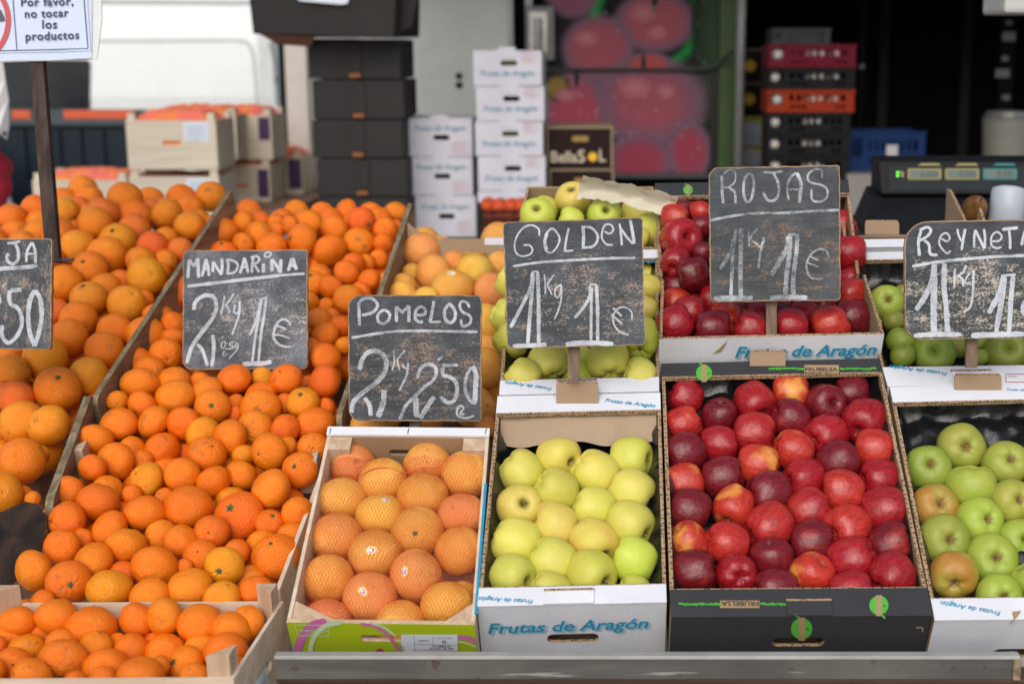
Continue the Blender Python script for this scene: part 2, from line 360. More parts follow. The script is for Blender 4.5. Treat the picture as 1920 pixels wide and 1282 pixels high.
def calyx_mesh(s=1.0):
    m = MB()
    for k in range(9):
        a = k * .7 + (k % 3) * .2; r = (.13 + .04 * (k % 2)) * s
        d = Vector((math.cos(a), math.sin(a), 0)); q = Vector((-d.y, d.x, 0)) * .035
        m.face([d * .02 - q, d * r * .6 - q * .8 + Vector((0, 0, -.06)), d * r + Vector((0, 0, -.03)), d * r * .6 + q * .8 + Vector((0, 0, -.05)), d * .02 + q])
    m.lathe([(0, -.05), (.05, -.04), (.06, .02)], 8); return _raw('calyx', m, M['calyx'], False)
BUTTON, STALKS, CALYX, CALYX_BIG = button_mesh(), [stalk_mesh(b) for b in (0, .08, -.06)], calyx_mesh(), calyx_mesh(1.9)
def sticker_mesh():
    m = MB()
    for (rx, ry, mi, h) in ((.23, .175, 0, 1.006), (.165, .12, 1, 1.011)):
        c = []
        for k in range(24):
            x, y = rx * math.cos(k * .2618), ry * math.sin(k * .2618); c.append(Vector((x, y, 1)).normalized() * h)
        ctr = Vector((0, 0, h))
        for k in range(24): m.face([ctr, c[k], c[(k + 1) % 24]], mi)
    for k in range(7):
        a, b = .9 + k * .62, .9 + (k + 1) * .62
        P = [Vector((.12 * r * math.cos(t), .085 * r * math.sin(t), 1)).normalized() * 1.016 for r, t in ((1, a), (1, b), (.6, b), (.6, a))]
        m.face(P, 2)
    o = m.build('sticker', [plain('sticker_yellow', (.78, .55, .06), .4), plain('sticker_white', (.8, .78, .7), .4), plain('sticker_pink', (.55, .08, .25), .4)]); me = o.data; bpy.data.objects.remove(o); return me
STICKER = sticker_mesh()

def parse(block, ox, oy, s):
    """'cx cy w [h] [flags] [s|c|k sx sy]' in pixels of an enlarged crop"""
    out = []
    for line in block.replace(';', '\n').split('\n'):
        t = line.split()
        if not t: continue
        nums = []
        while t and t[0].lstrip('-').replace('.', '', 1).isdigit(): nums.append(float(t.pop(0)))
        e = dict(x=nums[0] / s + ox, y=nums[1] / s + oy, w=nums[2] / s, h=(nums[3] if len(nums) > 3 else nums[2]) / s, fl='', mark=None)
        while t:
            k = t.pop(0)
            if k in ('s', 'c', 'k'): e['mark'] = (k, float(t.pop(0)) / s + ox, float(t.pop(0)) / s + oy)
            else: e['fl'] += k
        out.append(e)
    return out
ORD = ['', 'first', 'second', 'third', 'fourth', 'fifth', 'sixth', 'seventh', 'eighth', 'ninth', 'tenth', 'eleventh', 'twelfth', 'thirteenth', 'fourteenth', 'fifteenth', 'sixteenth', 'seventeenth', 'eighteenth', 'nineteenth', 'twentieth']
PAL = {'mandarin': {'': (.86, .198, .006), 'y': (.86, .262, .009), 'r': (.83, .165, .008)}, 'orange': {'': (.83, .218, .008), 'y': (.83, .30, .012), 'r': (.81, .172, .018)},
       'pomelo': {'': (.86, .40, .085), 'y': (.86, .44, .075), 'r': (.86, .31, .10)}, 'golden': {'': (.64, .545, .115), 'y': (.68, .54, .12), 'r': (.66, .53, .105), 'g': (.53, .525, .085)},
       'red': {'': (.255, .009, .015), 'd': (.125, .006, .012), 'o': (.34, .020, .017), 'y': (.38, .024, .017)}, 'green': {'': (.36, .385, .06), 'r': (.42, .31, .06), 'd': (.29, .325, .05), 'y': (.47, .40, .065)}}
WORDS = {'mandarin': {'': 'orange', 'y': 'yellowish', 'r': 'reddish'}, 'orange': {'': 'bright', 'y': 'yellowish', 'r': 'reddish'}, 'pomelo': {'': 'orange-yellow', 'y': 'yellow', 'r': 'pinkish'},
         'golden': {'': 'yellow', 'y': 'deep yellow', 'r': 'blushed yellow', 'g': 'greenish'}, 'red': {'': 'bright red', 'd': 'dark red', 'o': 'orange-red', 'y': 'yellow-patched red'}, 'green': {'': 'green', 'r': 'russet', 'd': 'dark green', 'y': 'yellowish'}}
NOUN = {'mandarin': 'mandarin', 'orange': 'orange', 'pomelo': 'grapefruit', 'golden': 'apple', 'red': 'apple', 'green': 'apple'}
ALLF = []                                       # every placed fruit: centre, radius
def solve(E, plane, off, kind):
    n = len(E); rays = []; t = np.zeros(n); rr = np.zeros(n)
    for i, e in enumerate(E):
        d = ray(e['x'], e['y']); rays.append(d); t[i] = depth(plane.hit(e['x'], e['y'], off)); rr[i] = max(e['w'], e['h'] * .98) / 2 / F
        if 'D' in e['fl']: t[i] *= 1 + 1.5 * rr[i]
    D = np.array([tuple(d) for d in rays]); fix = np.array([1.0 if 'D' in e['fl'] else 0.35 for e in E])
    for it in range(160):
        P = D * t[:, None]; rad = rr * t; moved = False
        for i in range(n):
            dv = P - P[i]; dist = np.sqrt((dv ** 2).sum(1)); need = (rad + rad[i]) * .93; bad = np.where((dist < need) & (dist > 0))[0]
            for j in bad:
                if j < i: continue
                far, near = (i, j) if (t[i] > t[j]) else (j, i)
                step = (need[j] - dist[j]) * .35; t[far] += step * fix[far] / (fix[far] + .35); t[near] -= step * .35 * .5; moved = True
        if not moved: break
    return [ORI + Vector(D[i]) * t[i] for i in range(n)], rr * t
def axis_for(e, kind, rnd):
    mk = e['mark']; Rp = max(e['w'], e['h']) / 2
    if mk and mk[0] in 'sc':
        dx, dy = (mk[1] - e['x']) / Rp, (mk[2] - e['y']) / Rp; q = math.hypot(dx, dy); hz = .8 if kind in ('mandarin', 'orange', 'pomelo') else .62
        if q > .97: dx, dy = dx / q * .97, dy / q * .97
        v = Vector((dx, dy, -math.sqrt(max(0, 1 - dx * dx - dy * dy)))); 
        return v if mk[0] == 's' else -v
    if kind in ('mandarin', 'orange', 'pomelo'):
        if e['h'] < .92 * e['w']: return Vector((rnd.uniform(-.3, .3), rnd.choice((-1, 1)) * 1.0, rnd.uniform(.1, .5))).normalized()
        return Vector((rnd.uniform(-1, 1), rnd.uniform(-.6, 1), rnd.uniform(.35, 1))).normalized()
    if kind == 'golden': return Vector((rnd.uniform(.55, .95), rnd.uniform(.25, .7), rnd.uniform(-.02, .25))).normalized()
    if kind == 'red': return Vector((rnd.choice((-1, 1)) * rnd.uniform(.75, 1), rnd.uniform(-.15, .45), rnd.uniform(-.05, .28))).normalized()
    return Vector((rnd.uniform(-.5, .5), rnd.uniform(.6, 1), rnd.uniform(-.1, .3))).normalized()
BIG = {'mandarin': 1.07, 'orange': 1.03, 'pomelo': 1.05, 'golden': 1.03, 'red': 1.025, 'green': 1.06}
def put_fruit(kind, pos, rad, axc, e, label, group, rnd):
    me = rnd.choice(SHAPES[kind]); o = link(NAMES[kind], me); ax = c2w_dir(*axc).normalized()
    q = ax.to_track_quat('Z', 'Y'); q = q @ Matrix.Rotation(rnd.uniform(0, 6.28), 3, 'Z').to_quaternion()
    o.rotation_mode = 'QUATERNION'; o.rotation_quaternion = q; o.location = pos; o.scale = (rad * BIG[kind],) * 3
    key = next((k for k in e['fl'] if k in PAL[kind]), ''); b = PAL[kind][key]; j = rnd.uniform(.90, 1.10); g = rnd.uniform(.86, 1.16)
    al = {'o': .50, 'y': .82, '': rnd.uniform(.0, .28), 'd': rnd.uniform(0, .08)}.get(key, .9) if kind == 'red' else (1.0 if key == 'r' or (key == 'y' and kind == 'green') else 0.0)
    o.color = (min(.9, b[0] * (j if kind not in ('mandarin', 'orange') else rnd.uniform(.95, 1.05))), min(.9, b[1] * j * g), b[2] * j, al)
    tag(o, label, NOUN[kind], group); mk = e['mark']
    def kid(me2, name, z, sc=1.0, flip=False):
        c = link(name, me2, o); c.location = (0, 0, z); c.scale = (sc,) * 3
        if flip: c.rotation_euler = (math.pi, 0, 0)
        return c
    if kind in ('mandarin', 'orange', 'pomelo'):
        if mk and mk[0] == 's': kid(BUTTON, 'stem_button', TOPZ[kind] - .0, 1.35 if kind == 'mandarin' else .85)
    elif mk and mk[0] == 's':
        kid(STALKS[rnd.randrange(3)], 'stalk', TOPZ[kind])
    elif mk and mk[0] == 'c': kid(CALYX_BIG if kind == 'green' else CALYX, 'calyx', BOTZ[kind] + .03, 1.0, False)
    elif kind == 'red' and rnd.random() < .35: kid(STALKS[rnd.randrange(3)], 'stalk', TOPZ[kind])
    if mk and mk[0] == 'k':
        dx, dy = (mk[1] - e['x']) / (e['w'] / 2), (mk[2] - e['y']) / (e['w'] / 2); dz = -math.sqrt(max(.05, 1 - dx * dx - dy * dy))
        dl = q.inverted() @ c2w_dir(dx, dy, dz).normalized(); s = link('sticker', STICKER, o); s.rotation_mode = 'QUATERNION'
        s.rotation_quaternion = dl.to_track_quat('Z', 'Y'); s.scale = (1.0,) * 3
        s.location = dl * (surf(me, dl) - 1.0)
    return o
def surf(me, d):
    best, bv = -2, 1
    for v in me.vertices:
        k = v.co.normalized().dot(d)
        if k > best: best, bv = k, v.co.length
    return bv + .004
def place(kind, blocks, plane, off, where, group, seed, under=None, rowq=.5, walls=()):
    """place the fruit of one heap or tray; WHERE completes the label"""
    rnd = random.Random(seed); E = []
    for b in blocks: E += parse(*b)
    pos, rad = solve(E, plane, off, kind)
    for i in range(len(pos)):                  # keep clear of the crate's end panels, moving along the line of sight
        for wp, wnrm in walls:
            dgap = (pos[i] - wp).dot(wnrm) - rad[i] * 1.03
            if dgap < 0:
                dr = (pos[i] - ORI); t = -dgap / dr.dot(wnrm); pos[i] = pos[i] + dr * t; rad[i] *= 1 + t
    order = sorted(range(len(E)), key=lambda i: -E[i]['y']); rows = []
    for i in order:
        if rows and rows[-1][0] - E[i]['y'] < rowq * E[i]['w']: rows[-1][1].append(i)
        else: rows.append((E[i]['y'], [i]))
    lab = {}
    for k, (y, ids) in enumerate(rows):
        ids.sort(key=lambda i: E[i]['x'])
        for j, i in enumerate(ids):
            e = E[i]; key = next((c for c in e['fl'] if c in PAL[kind]), ''); w = WORDS[kind][key]
            ft = {'s': ' with stem', 'c': ' with eye', 'k': ' with sticker'}.get(e['mark'][0], '') if e['mark'] else ''
            lab[i] = f"{w} {NOUN[kind]}{ft} in {where}, row {k + 1} up, {ORD[j + 1] if j < 20 else j + 1} from left"
    for i, e in enumerate(E):
        ALLF.append((pos[i], rad[i])); put_fruit(kind, pos[i], rad[i], axis_for(e, kind, rnd), e, lab[i], group, rnd)
    if under:                                  # the layer below, seen through the gaps
        poly, r0, drop, ulabel = under; zb = zbuf(list(zip(pos, rad))); c = plane.hit(sum(p[0] for p in poly) / len(poly), sum(p[1] for p in poly) / len(poly), off - drop)
        right = Vector((1, 0, 0)); up = plane.up; cnt = 0
        for a in range(-40, 41):
            for b in range(-40, 41):
                p = c + right * ((a + .5 * (b % 2)) * r0 * 2.02 + rnd.uniform(-.12, .12) * r0) + up * (b * r0 * 1.76 + rnd.uniform(-.12, .12) * r0) + plane.n * rnd.uniform(-.3, .15) * r0
                x, y, z = project(p)
                if not inside(poly, x, y) or not seen(zb, x, y, z, r0): continue
                if any((p - q).length < (r0 + s) * .62 for q, s in zip(pos, rad)): continue
                e = dict(x=x, y=y, w=r0 * 2 / z * F, h=r0 * 2 / z * F, fl='', mark=None); rr = r0 * rnd.uniform(.92, 1.02)
                ALLF.append((p, rr)); put_fruit(kind, p, rr, axis_for(e, kind, rnd), e, ulabel, group + ', lower layer', rnd); cnt += 1
        print('under', where, cnt)
    return pos, rad, E
def project(p):
    d = p - ORI; z = depth(p); x = d.x; y = -(d.dot(Vector((0, sp_, cp)))); return x / z * F + CX, y / z * F + CY, z
def inside(poly, x, y):
    c = False
    for (x1, y1), (x2, y2) in zip(poly, poly[1:] + poly[:1]):
        if (y1 > y) != (y2 > y) and x < (x2 - x1) * (y - y1) / (y2 - y1) + x1: c = not c
    return c
ZK = 4
def zbuf(sph):
    b = np.full((1282 // ZK + 120, 1920 // ZK + 120), 99.0); yy, xx = np.mgrid[0:b.shape[0], 0:b.shape[1]]
    for p, r in sph:
        x, y, z = project(p); px, py, pr = x / ZK + 60, y / ZK + 60, r / z * F / ZK * .98
        m = (xx - px) ** 2 + (yy - py) ** 2 < pr * pr; b[m] = np.minimum(b[m], z)
    return b
def seen(b, x, y, z, r):
    yy, xx = np.mgrid[0:b.shape[0], 0:b.shape[1]]; m = (xx - x / ZK - 60) ** 2 + (yy - y / ZK - 60) ** 2 < (r / z * F / ZK) ** 2
    return (b[m] > z - r * .6).sum() > 9

# ---------------------------------------------------------------- fruit read off the photograph
A5, A6, A7, A8 = (0, 330, 3.885), (320, 330, 3.885), (700, 330, 3.2875), (1200, 300, 2.667)
A1, A2, A3, A4, B5, B6, B7, B8 = (0, 640, 3.0), (0, 900, 3.0), (500, 750, 4.135), (500, 1000, 4.174), (880, 680, 4.007), (860, 960, 3.981), (1220, 640, 3.556), (1220, 900, 2.743)
ORANGES = [("""912 165 248;947 225 178 D;985 310 268;1215 272 222 s 1125 190;1095 250 170 D r;755 275 230 r;690 352 255;640 280 160 D;580 225 150 D r;475 255 190 y s 530 230;550 385 130 D
420 420 240 r;290 420 210;160 490 190;1380 365 220 y;978 390 230 r;1207 460 180;855 475 270 y s 850 395;565 520 255 y;778 580 285 y;1110 515 222 r;1312 535 180 r;1025 620 215;1205 620 172 s 1280 598
655 675 258 s 640 622;1063 738 275 y s 1145 720;1165 700 150 D;765 820 230;875 770 175 D r;470 775 255;648 895 268 y s 630 790;923 938 280 y s 995 850;1050 900 140 D s 1075 915;410 985 190 r;572 1048 268;835 1130 255;505 1175 272;762 1270 275;350 1030 170 D y;400 590 140 D""",) + A5,
 ("""250 95 258 y;60 180 215;325 270 258 s 362 190;500 195 215 y;95 325 205 r;120 455 245 y;275 470 230 y s 200 340;122 672 258;0 855 240 s 55 832;130 865 110 D;225 640 110 D;185 885 90 D;20 300 160 D r""",) + A1]
MANDARINS = [("""417 285 160;325 360 170 D;365 415 245 195 r;430 345 110 D;535 342 170 s 612 330;650 325 145 r;772 340 135;638 435 205;765 400 140 D;870 360 130 r;1002 345 200;382 560 195 s 380 480;532 500 175;735 510 205
955 468 230 240 s 872 458;1195 388 210;1390 335 208 r s 1462 365;1162 545 222 245;1372 482 212;1565 395 175;1640 365 100 D r;1550 490 145;1515 605 140;1280 702 176;1328 650 180;1430 635 135;1445 758 168;1030 785 205 s 1030 712;1090 720 170;1165 812 175;1295 898 220;1385 845 150 D;1005 920 145;1130 945 125 D;1080 1045 178 r;1180 1020 110 D;1235 1092 160;1127 1162 195;1265 1235 130;1020 1250 140""",) + A6,
 ("1300 845 240 r;1152 1020 210 160;1058 1155 260;1260 1075 180;1265 1180 170 130",) + A5,
 ("""935 75 175 s 965 100;768 120 170;838 165 172;790 242 210 158;980 220 165;662 338 118 s 680 352;988 315 205;800 360 165 s 765 405;1125 235 125 D;1165 280 165;1316 212 185;1475 205 120 D y;1609 211 175 s 1585 162;1830 90 165;1830 225 182 r;1704 342 165 178 y s 1700 285;1465 315 185 D;1600 350 115 D r
1466 380 215 s 1475 393;1194 368 188 s 1212 355;1330 350 105 D;1318 410 105 D r;1436 495 205 y s 1400 520;1608 492 125 165 r;1772 470 225 175;1832 375 115 D;671 466 195;865 452 183;1034 462 158 190;1141 520 185 y;1295 540 145 200;535 558 195;742 612 150;652 674 203;912 612 196;1167 632 195 s 1215 577;1040 625 100 D r;1515 618 205 s 1467 628;1370 640 125 D y;1615 590 110 D
1763 600 168 s 1775 590;1689 720 193 s 1668 692;1770 745 110 D r;520 712 155;825 780 195 y s 780 733;800 670 115 D s 818 660;1025 752 188;1201 793 190 s 1262 855;1358 757 175 s 1315 818;1524 832 228 y;745 860 110 D;605 845 180;380 850 182;549 905 228 205 r;820 970 225 205;1057 930 250 232;925 870 100 D;1345 983 275 260 r s 1315 913;1310 905 180 D y;1674 965 182;1520 1020 160 r s 1548 965;379 1010 215 165 s 300 1000;618 1052 200;690 955 110 D
465 1115 125 D;350 1157 188 200;711 1145 218 180;905 1095 175 y;1017 1122 182;1190 1075 190 r s 1195 1063""",) + A1,
 ("""192 507 220;387 578 238 218 s 437 572;526 452 212 196;615 620 252 190 y;695 530 155 D r;868 492 250 218 s 855 558;843 660 215;1130 430 188 s 1133 385;1260 483 212 y s 1255 500;1070 605 240 185 y;1250 672 200 y;1330 410 155 D;1470 360 165 y;1550 430 260 250 s 1535 332;1645 322 170 y s 1690 360;1405 555 165 D;1440 620 180;240 680 130;1040 485 90 D""",) + A2]
FRONT = [("""100 800 210 180;318 768 222 172;515 835 282 190;768 787 200 r;924 767 210 y;1120 805 232 185;1388 805 190;1305 845 230 195;55 868 165;250 880 170 r;350 920 175;145 965 225 180;541 938 175;660 915 110;737 955 180;860 905 110;930 970 215;1095 895 180;1130 945 175;1270 965 240 205
358 1020 268 215 r s 375 1105;70 1050 210 180 s 110 1015;178 1110 215;600 1055 240 185;790 1105 255 205;1040 1045 225 190 s 985 1000;1095 1110 165;565 1140 185;-20 935 120 r;1290 1060 170;900 1050 120;-60 1080 170;420 1150 150""",) + A2]
POMELO_TRAY = [("""672 518 345 320 r;898 630 362 330;1243 500 360 310;1543 578 368 345;583 775 372 330;882 895 365 325 y k 940 757;1208 745 382 330 y;1515 895 375 335 r;538 1065 395 340;842 1195 410 355 k 845 1135;1168 1025 395 340 y s 1175 1005;1490 1165 362 385 y""",) + A3,
 ("485 360 390 385 y;805 497 405 385 r k 783 418;1170 330 400 405 r k 1105 265;1408 560 395 345 y;470 690 370 330 r;1045 710 385 350;1530 500 240 260 D",) + A4]
POMELO_HEAP = [("""296 463 235 215 r;372 597 212 225;487 700 258 232 k 490 603;502 535 155;626 595 236 215 y;775 545 160;730 705 220 r;188 680 160;238 600 125 D y;180 740 185 y;325 760 155 y;690 905 230 y;690 1080 200;680 1180 245 y;790 835 90 D""",) + A7, ("1690 60 200;1700 200 170 r;800 210 300 y",) + A3]
GOLDEN_HEAP = [("""1228 140 212 208 y s 1218 78;1015 245 215 g s 1008 198;1065 210 160 D g;1222 280 165 g;1422 240 203 g s 1438 212;1425 205 175 D g;1630 232 205 y s 1632 175;1690 345 180 220 g;1640 380 130 g;1380 290 130 D""",) + A7]
GOLDEN_MID = [("""1690 695 175 y;1680 825 160 y;1655 1008 200 260 g c 1640 1085;862 1000 200 240 g;1078 1140 240 210 c 1112 1238;1447 1135 265 210 c 1465 1230;925 1235 215;1645 1225 205;1275 1240 200 D g;1000 900 210 D;1260 930 220 D;1480 900 200 D""",) + A7]
GOLDEN_TRAY = [("""392 830 325 275 y;667 722 325 285 y s 790 740;1217 720 322 285 s 1365 725;942 830 342 285;652 967 350 285 g;1225 975 355 285 s 1375 1065;368 1080 332 290 s 430 1030;940 1100 340 292""",) + B5,
 ("""720 110 355 285;1288 97 350 278 s 1425 165;418 225 370 300 y;1008 230 345 280 r s 1105 325;1315 368 355 308 g;697 366 366 305 y;395 485 345 280 s 540 500;997 470 370 285 g s 1118 510;672 600 320 270;1310 600 260 250 g""",) + B6]
RED_HEAP = [("""215 245 90 D d;172 292 148 115 o;300 260 110 o;305 335 115 d;168 360 130 D d;206 400 215 150 s 240 385;180 508 150 155 c 160 550;258 450 115 D;315 465 110 d;272 570 170 145 d;400 330 120;480 300 130 d;560 330 120 o;420 450 130 D""",) + A8]
RED_MID = [("""196 640 175 135 d;335 625 110 D;182 718 158 125 o;248 760 165 130;375 715 180 130;172 822 188 158;432 795 168 135 y;365 845 188 130 d;515 750 110 d;590 775 130 120;557 850 188 130;753 830 185 135;820 785 168 120;735 760 110 D;915 735 120 110 d;945 825 195 135 o;1062 787 182 155 d;1062 675 165 130 o;1040 600 120 105 D;1050 467 135 180;700 770 100 D d;640 650 150 D;860 640 150 D d""",) + A8]
RED_TRAY = [("""239 378 238 175;457 500 245 208 d s 460 388;691 408 276 235 s 745 485;930 345 258 180 y;1165 421 270 220 d s 1215 400;1345 345 235 190 d;211 555 246 235 o;934 522 268 225 d;687 622 296 238;1170 632 286 240 c 1065 660;1425 537 300 258 s 1352 600;230 747 285 220 d c 100 800;449 692 262 215;715 824 284 245 y
955 733 276 265 o;1247 808 290 235 d;1485 724 284 245 o;222 942 265 230 y;475 907 284 290 d;1027 923 286 235 c 898 920;1281 1005 300 240 o;1534 927 286 228 c 1398 920;790 1013 304 235 d c 650 1040""",) + B7,
 ("""197 156 230 200 d;425 143 214 205 y s 380 212;612 240 250 210 o c 505 285;809 165 238 200;1010 245 240 200 o c 918 265;1203 158 254 202;192 324 218 200 y s 125 238;398 330 226 220 o;824 326 236 165 d;1239 333 226 185 d;626 405 230 212 d s 600 300;1033 414 252 215;222 472 236 195 d;440 482 214 190 c 457 485;830 483 226 190 y s 888 405;1244 492 245 180 c 1158 550;645 570 232 195 d;1027 585 240 195""",) + B8]
GREEN_TRAY = [("""1461 142 240 210 r c 1480 95;1643 30 252 195;1691 207 242 225 c 1727 180;1860 115 230 222 c 1885 80;1507 310 260 226 d c 1528 287;1754 408 266 226 c 1755 372;1890 305 200 210 c 1915 290;1555 492 246 196 y c 1540 530;1795 600 235 190 c 1800 580;1935 510 180 195;2070 200 240 210;2090 400 250 210;2050 20 240 200 r;2110 590 230 190""",) + B8,
 ("1803 840 88 80 c 1803 832;1740 878 84 78 d c 1737 862;1884 870 84 76 c 1890 852;1965 850 84 76",) + (0, 0, 1)]
GREEN_MID = [("""1232 718 175 130 c 1230 690;1310 670 110 D;1270 805 115 105 d;1312 905 155 140 d;1471 965 205 130 d s 1450 945;1440 920 110 D d;1580 940 135 105 D d;1825 960 205 130 d s 1830 930;1690 985 100 d;1315 975 125 90 d;1700 925 100 D d;1160 695 80 D;1400 700 160 D;1500 780 160 D d""",) + A8]
place('orange', ORANGES, HEAP, 0, 'the loose orange heap', 'oranges heaped in the bin by the stake', 1, ([(-60, 450), (130, 350), (420, 370), (210, 640), (70, 930), (-60, 960)], .041, .072, 'bright orange half hidden under the top layer of the loose orange heap'), .42)
place('mandarin', MANDARINS, HEAP, 0, 'the loose mandarin heap', 'mandarins heaped between the plywood boards', 2, ([(430, 395), (750, 395), (625, 780), (520, 1125), (60, 1125), (100, 960), (190, 740)], .032, .057, 'orange mandarin half hidden under the top layer of the loose mandarin heap'), .42)
place('mandarin', FRONT, LOWC, -.028, 'the low front crate', 'mandarins in the low wooden crate', 3, walls=((LOWC.hit(250, 1130), Vector((0, -1, 0))),), under=([(0, 1140), (500, 1140), (400, 1290), (-20, 1290)], .031, .052, 'orange mandarin half hidden under the others in the low front crate'), rowq=.42)
PT = place('pomelo', POMELO_TRAY, CART, -.045, 'the netted crate', 'grapefruits under the red net', 4, walls=((CART.hit(700, 1166), CART.up),))
place('pomelo', POMELO_HEAP, HEAP, 0, 'the loose grapefruit bin', 'grapefruits loose behind the slate', 5, ([(760, 450), (950, 450), (950, 800), (660, 800)], .045, .065, 'yellow grapefruit half hidden under the others in the loose grapefruit bin'))
place('golden', GOLDEN_HEAP, CART, .0, 'the top yellow carton', 'yellow apples in the topmost carton', 6, ([(985, 385), (1230, 385), (1230, 465), (985, 465)], .036, .05, 'yellow apple half hidden under the others in the top yellow carton'))
place('golden', GOLDEN_MID, CART, -.01, 'the middle yellow carton', 'yellow apples in the middle carton', 7, ([(945, 500), (1230, 500), (1230, 700), (945, 700)], .036, .05, 'yellow apple half hidden under the others in the middle yellow carton'))
place('golden', GOLDEN_TRAY, CART, -.035, 'the front yellow carton', 'yellow apples in the front carton', 8)
place('red', RED_HEAP, CART, .03, 'the top red carton', 'red apples in the topmost carton', 9, ([(1238, 385), (1600, 385), (1610, 520), (1238, 520)], .036, .05, 'dark red apple half hidden under the others in the top red carton'))
place('red', RED_MID, CART, .012, 'the middle red carton', 'red apples in the middle carton', 10, ([(1240, 530), (1620, 530), (1640, 625), (1238, 635)], .036, .05, 'dark red apple half hidden under the others in the middle red carton'))
place('red', RED_TRAY, CART, -.033, 'the black front carton', 'red apples in the black front carton', 11)
place('green', GREEN_TRAY, CART, -.038, 'the green front carton', 'green apples in the front carton', 12)
place('green', GREEN_MID, CART, -.03, 'the middle green carton', 'green apples in the middle carton', 13, ([(1640, 545), (1890, 545), (1945, 670), (1650, 670)], .036, .045, 'dark green apple half hidden under the others in the middle green carton'))
# ---------------------------------------------------------------- flat marks on any plane
class Face:
    def __init__(s, p, n): s.p, s.n = Vector(p), Vector(n).normalized()
    def hit(s, px, py, off=0.0):
        d = ray(px, py); return ORI + d * ((s.p + s.n * off - ORI).dot(s.n) / d.dot(s.n))
def ribbon(mb, pts, w, hit, off, mi=0, jit=.1, taper=0.0, seed=0):
    rnd = random.Random(seed + int(pts[0][0] * 7)); L = smooth_line(pts, 8); N = len(L); prev = None
    for i, p in enumerate(L):
        a, b = L[max(0, i - 1)], L[min(N - 1, i + 1)]; d = Vector((b[0] - a[0], b[1] - a[1])); d = d.normalized() if d.length else Vector((1, 0)); q = Vector((-d.y, d.x))
        ww = w / 2 * (1 + rnd.uniform(-jit, jit)) * (1 - taper * i / (N - 1))
        if i in (0, N - 1): ww *= .72
        cur = (hit(p[0] + q.x * ww, p[1] + q.y * ww, off), hit(p[0] - q.x * ww, p[1] - q.y * ww, off))
        if prev: mb.face([prev[0], cur[0], cur[1], prev[1]], mi)
        prev = cur
def disc(mb, cx, cy, rx, ry, hit, off, mi=0, n=20):
    P = [hit(cx + rx * math.cos(2 * math.pi * k / n), cy + ry * math.sin(2 * math.pi * k / n), off) for k in range(n)]; mb.face(P, mi)
def quad(mb, x0, y0, x1, y1, hit, off, mi=0): mb.face([hit(x0, y1, off), hit(x1, y1, off), hit(x1, y0, off), hit(x0, y0, off)], mi)

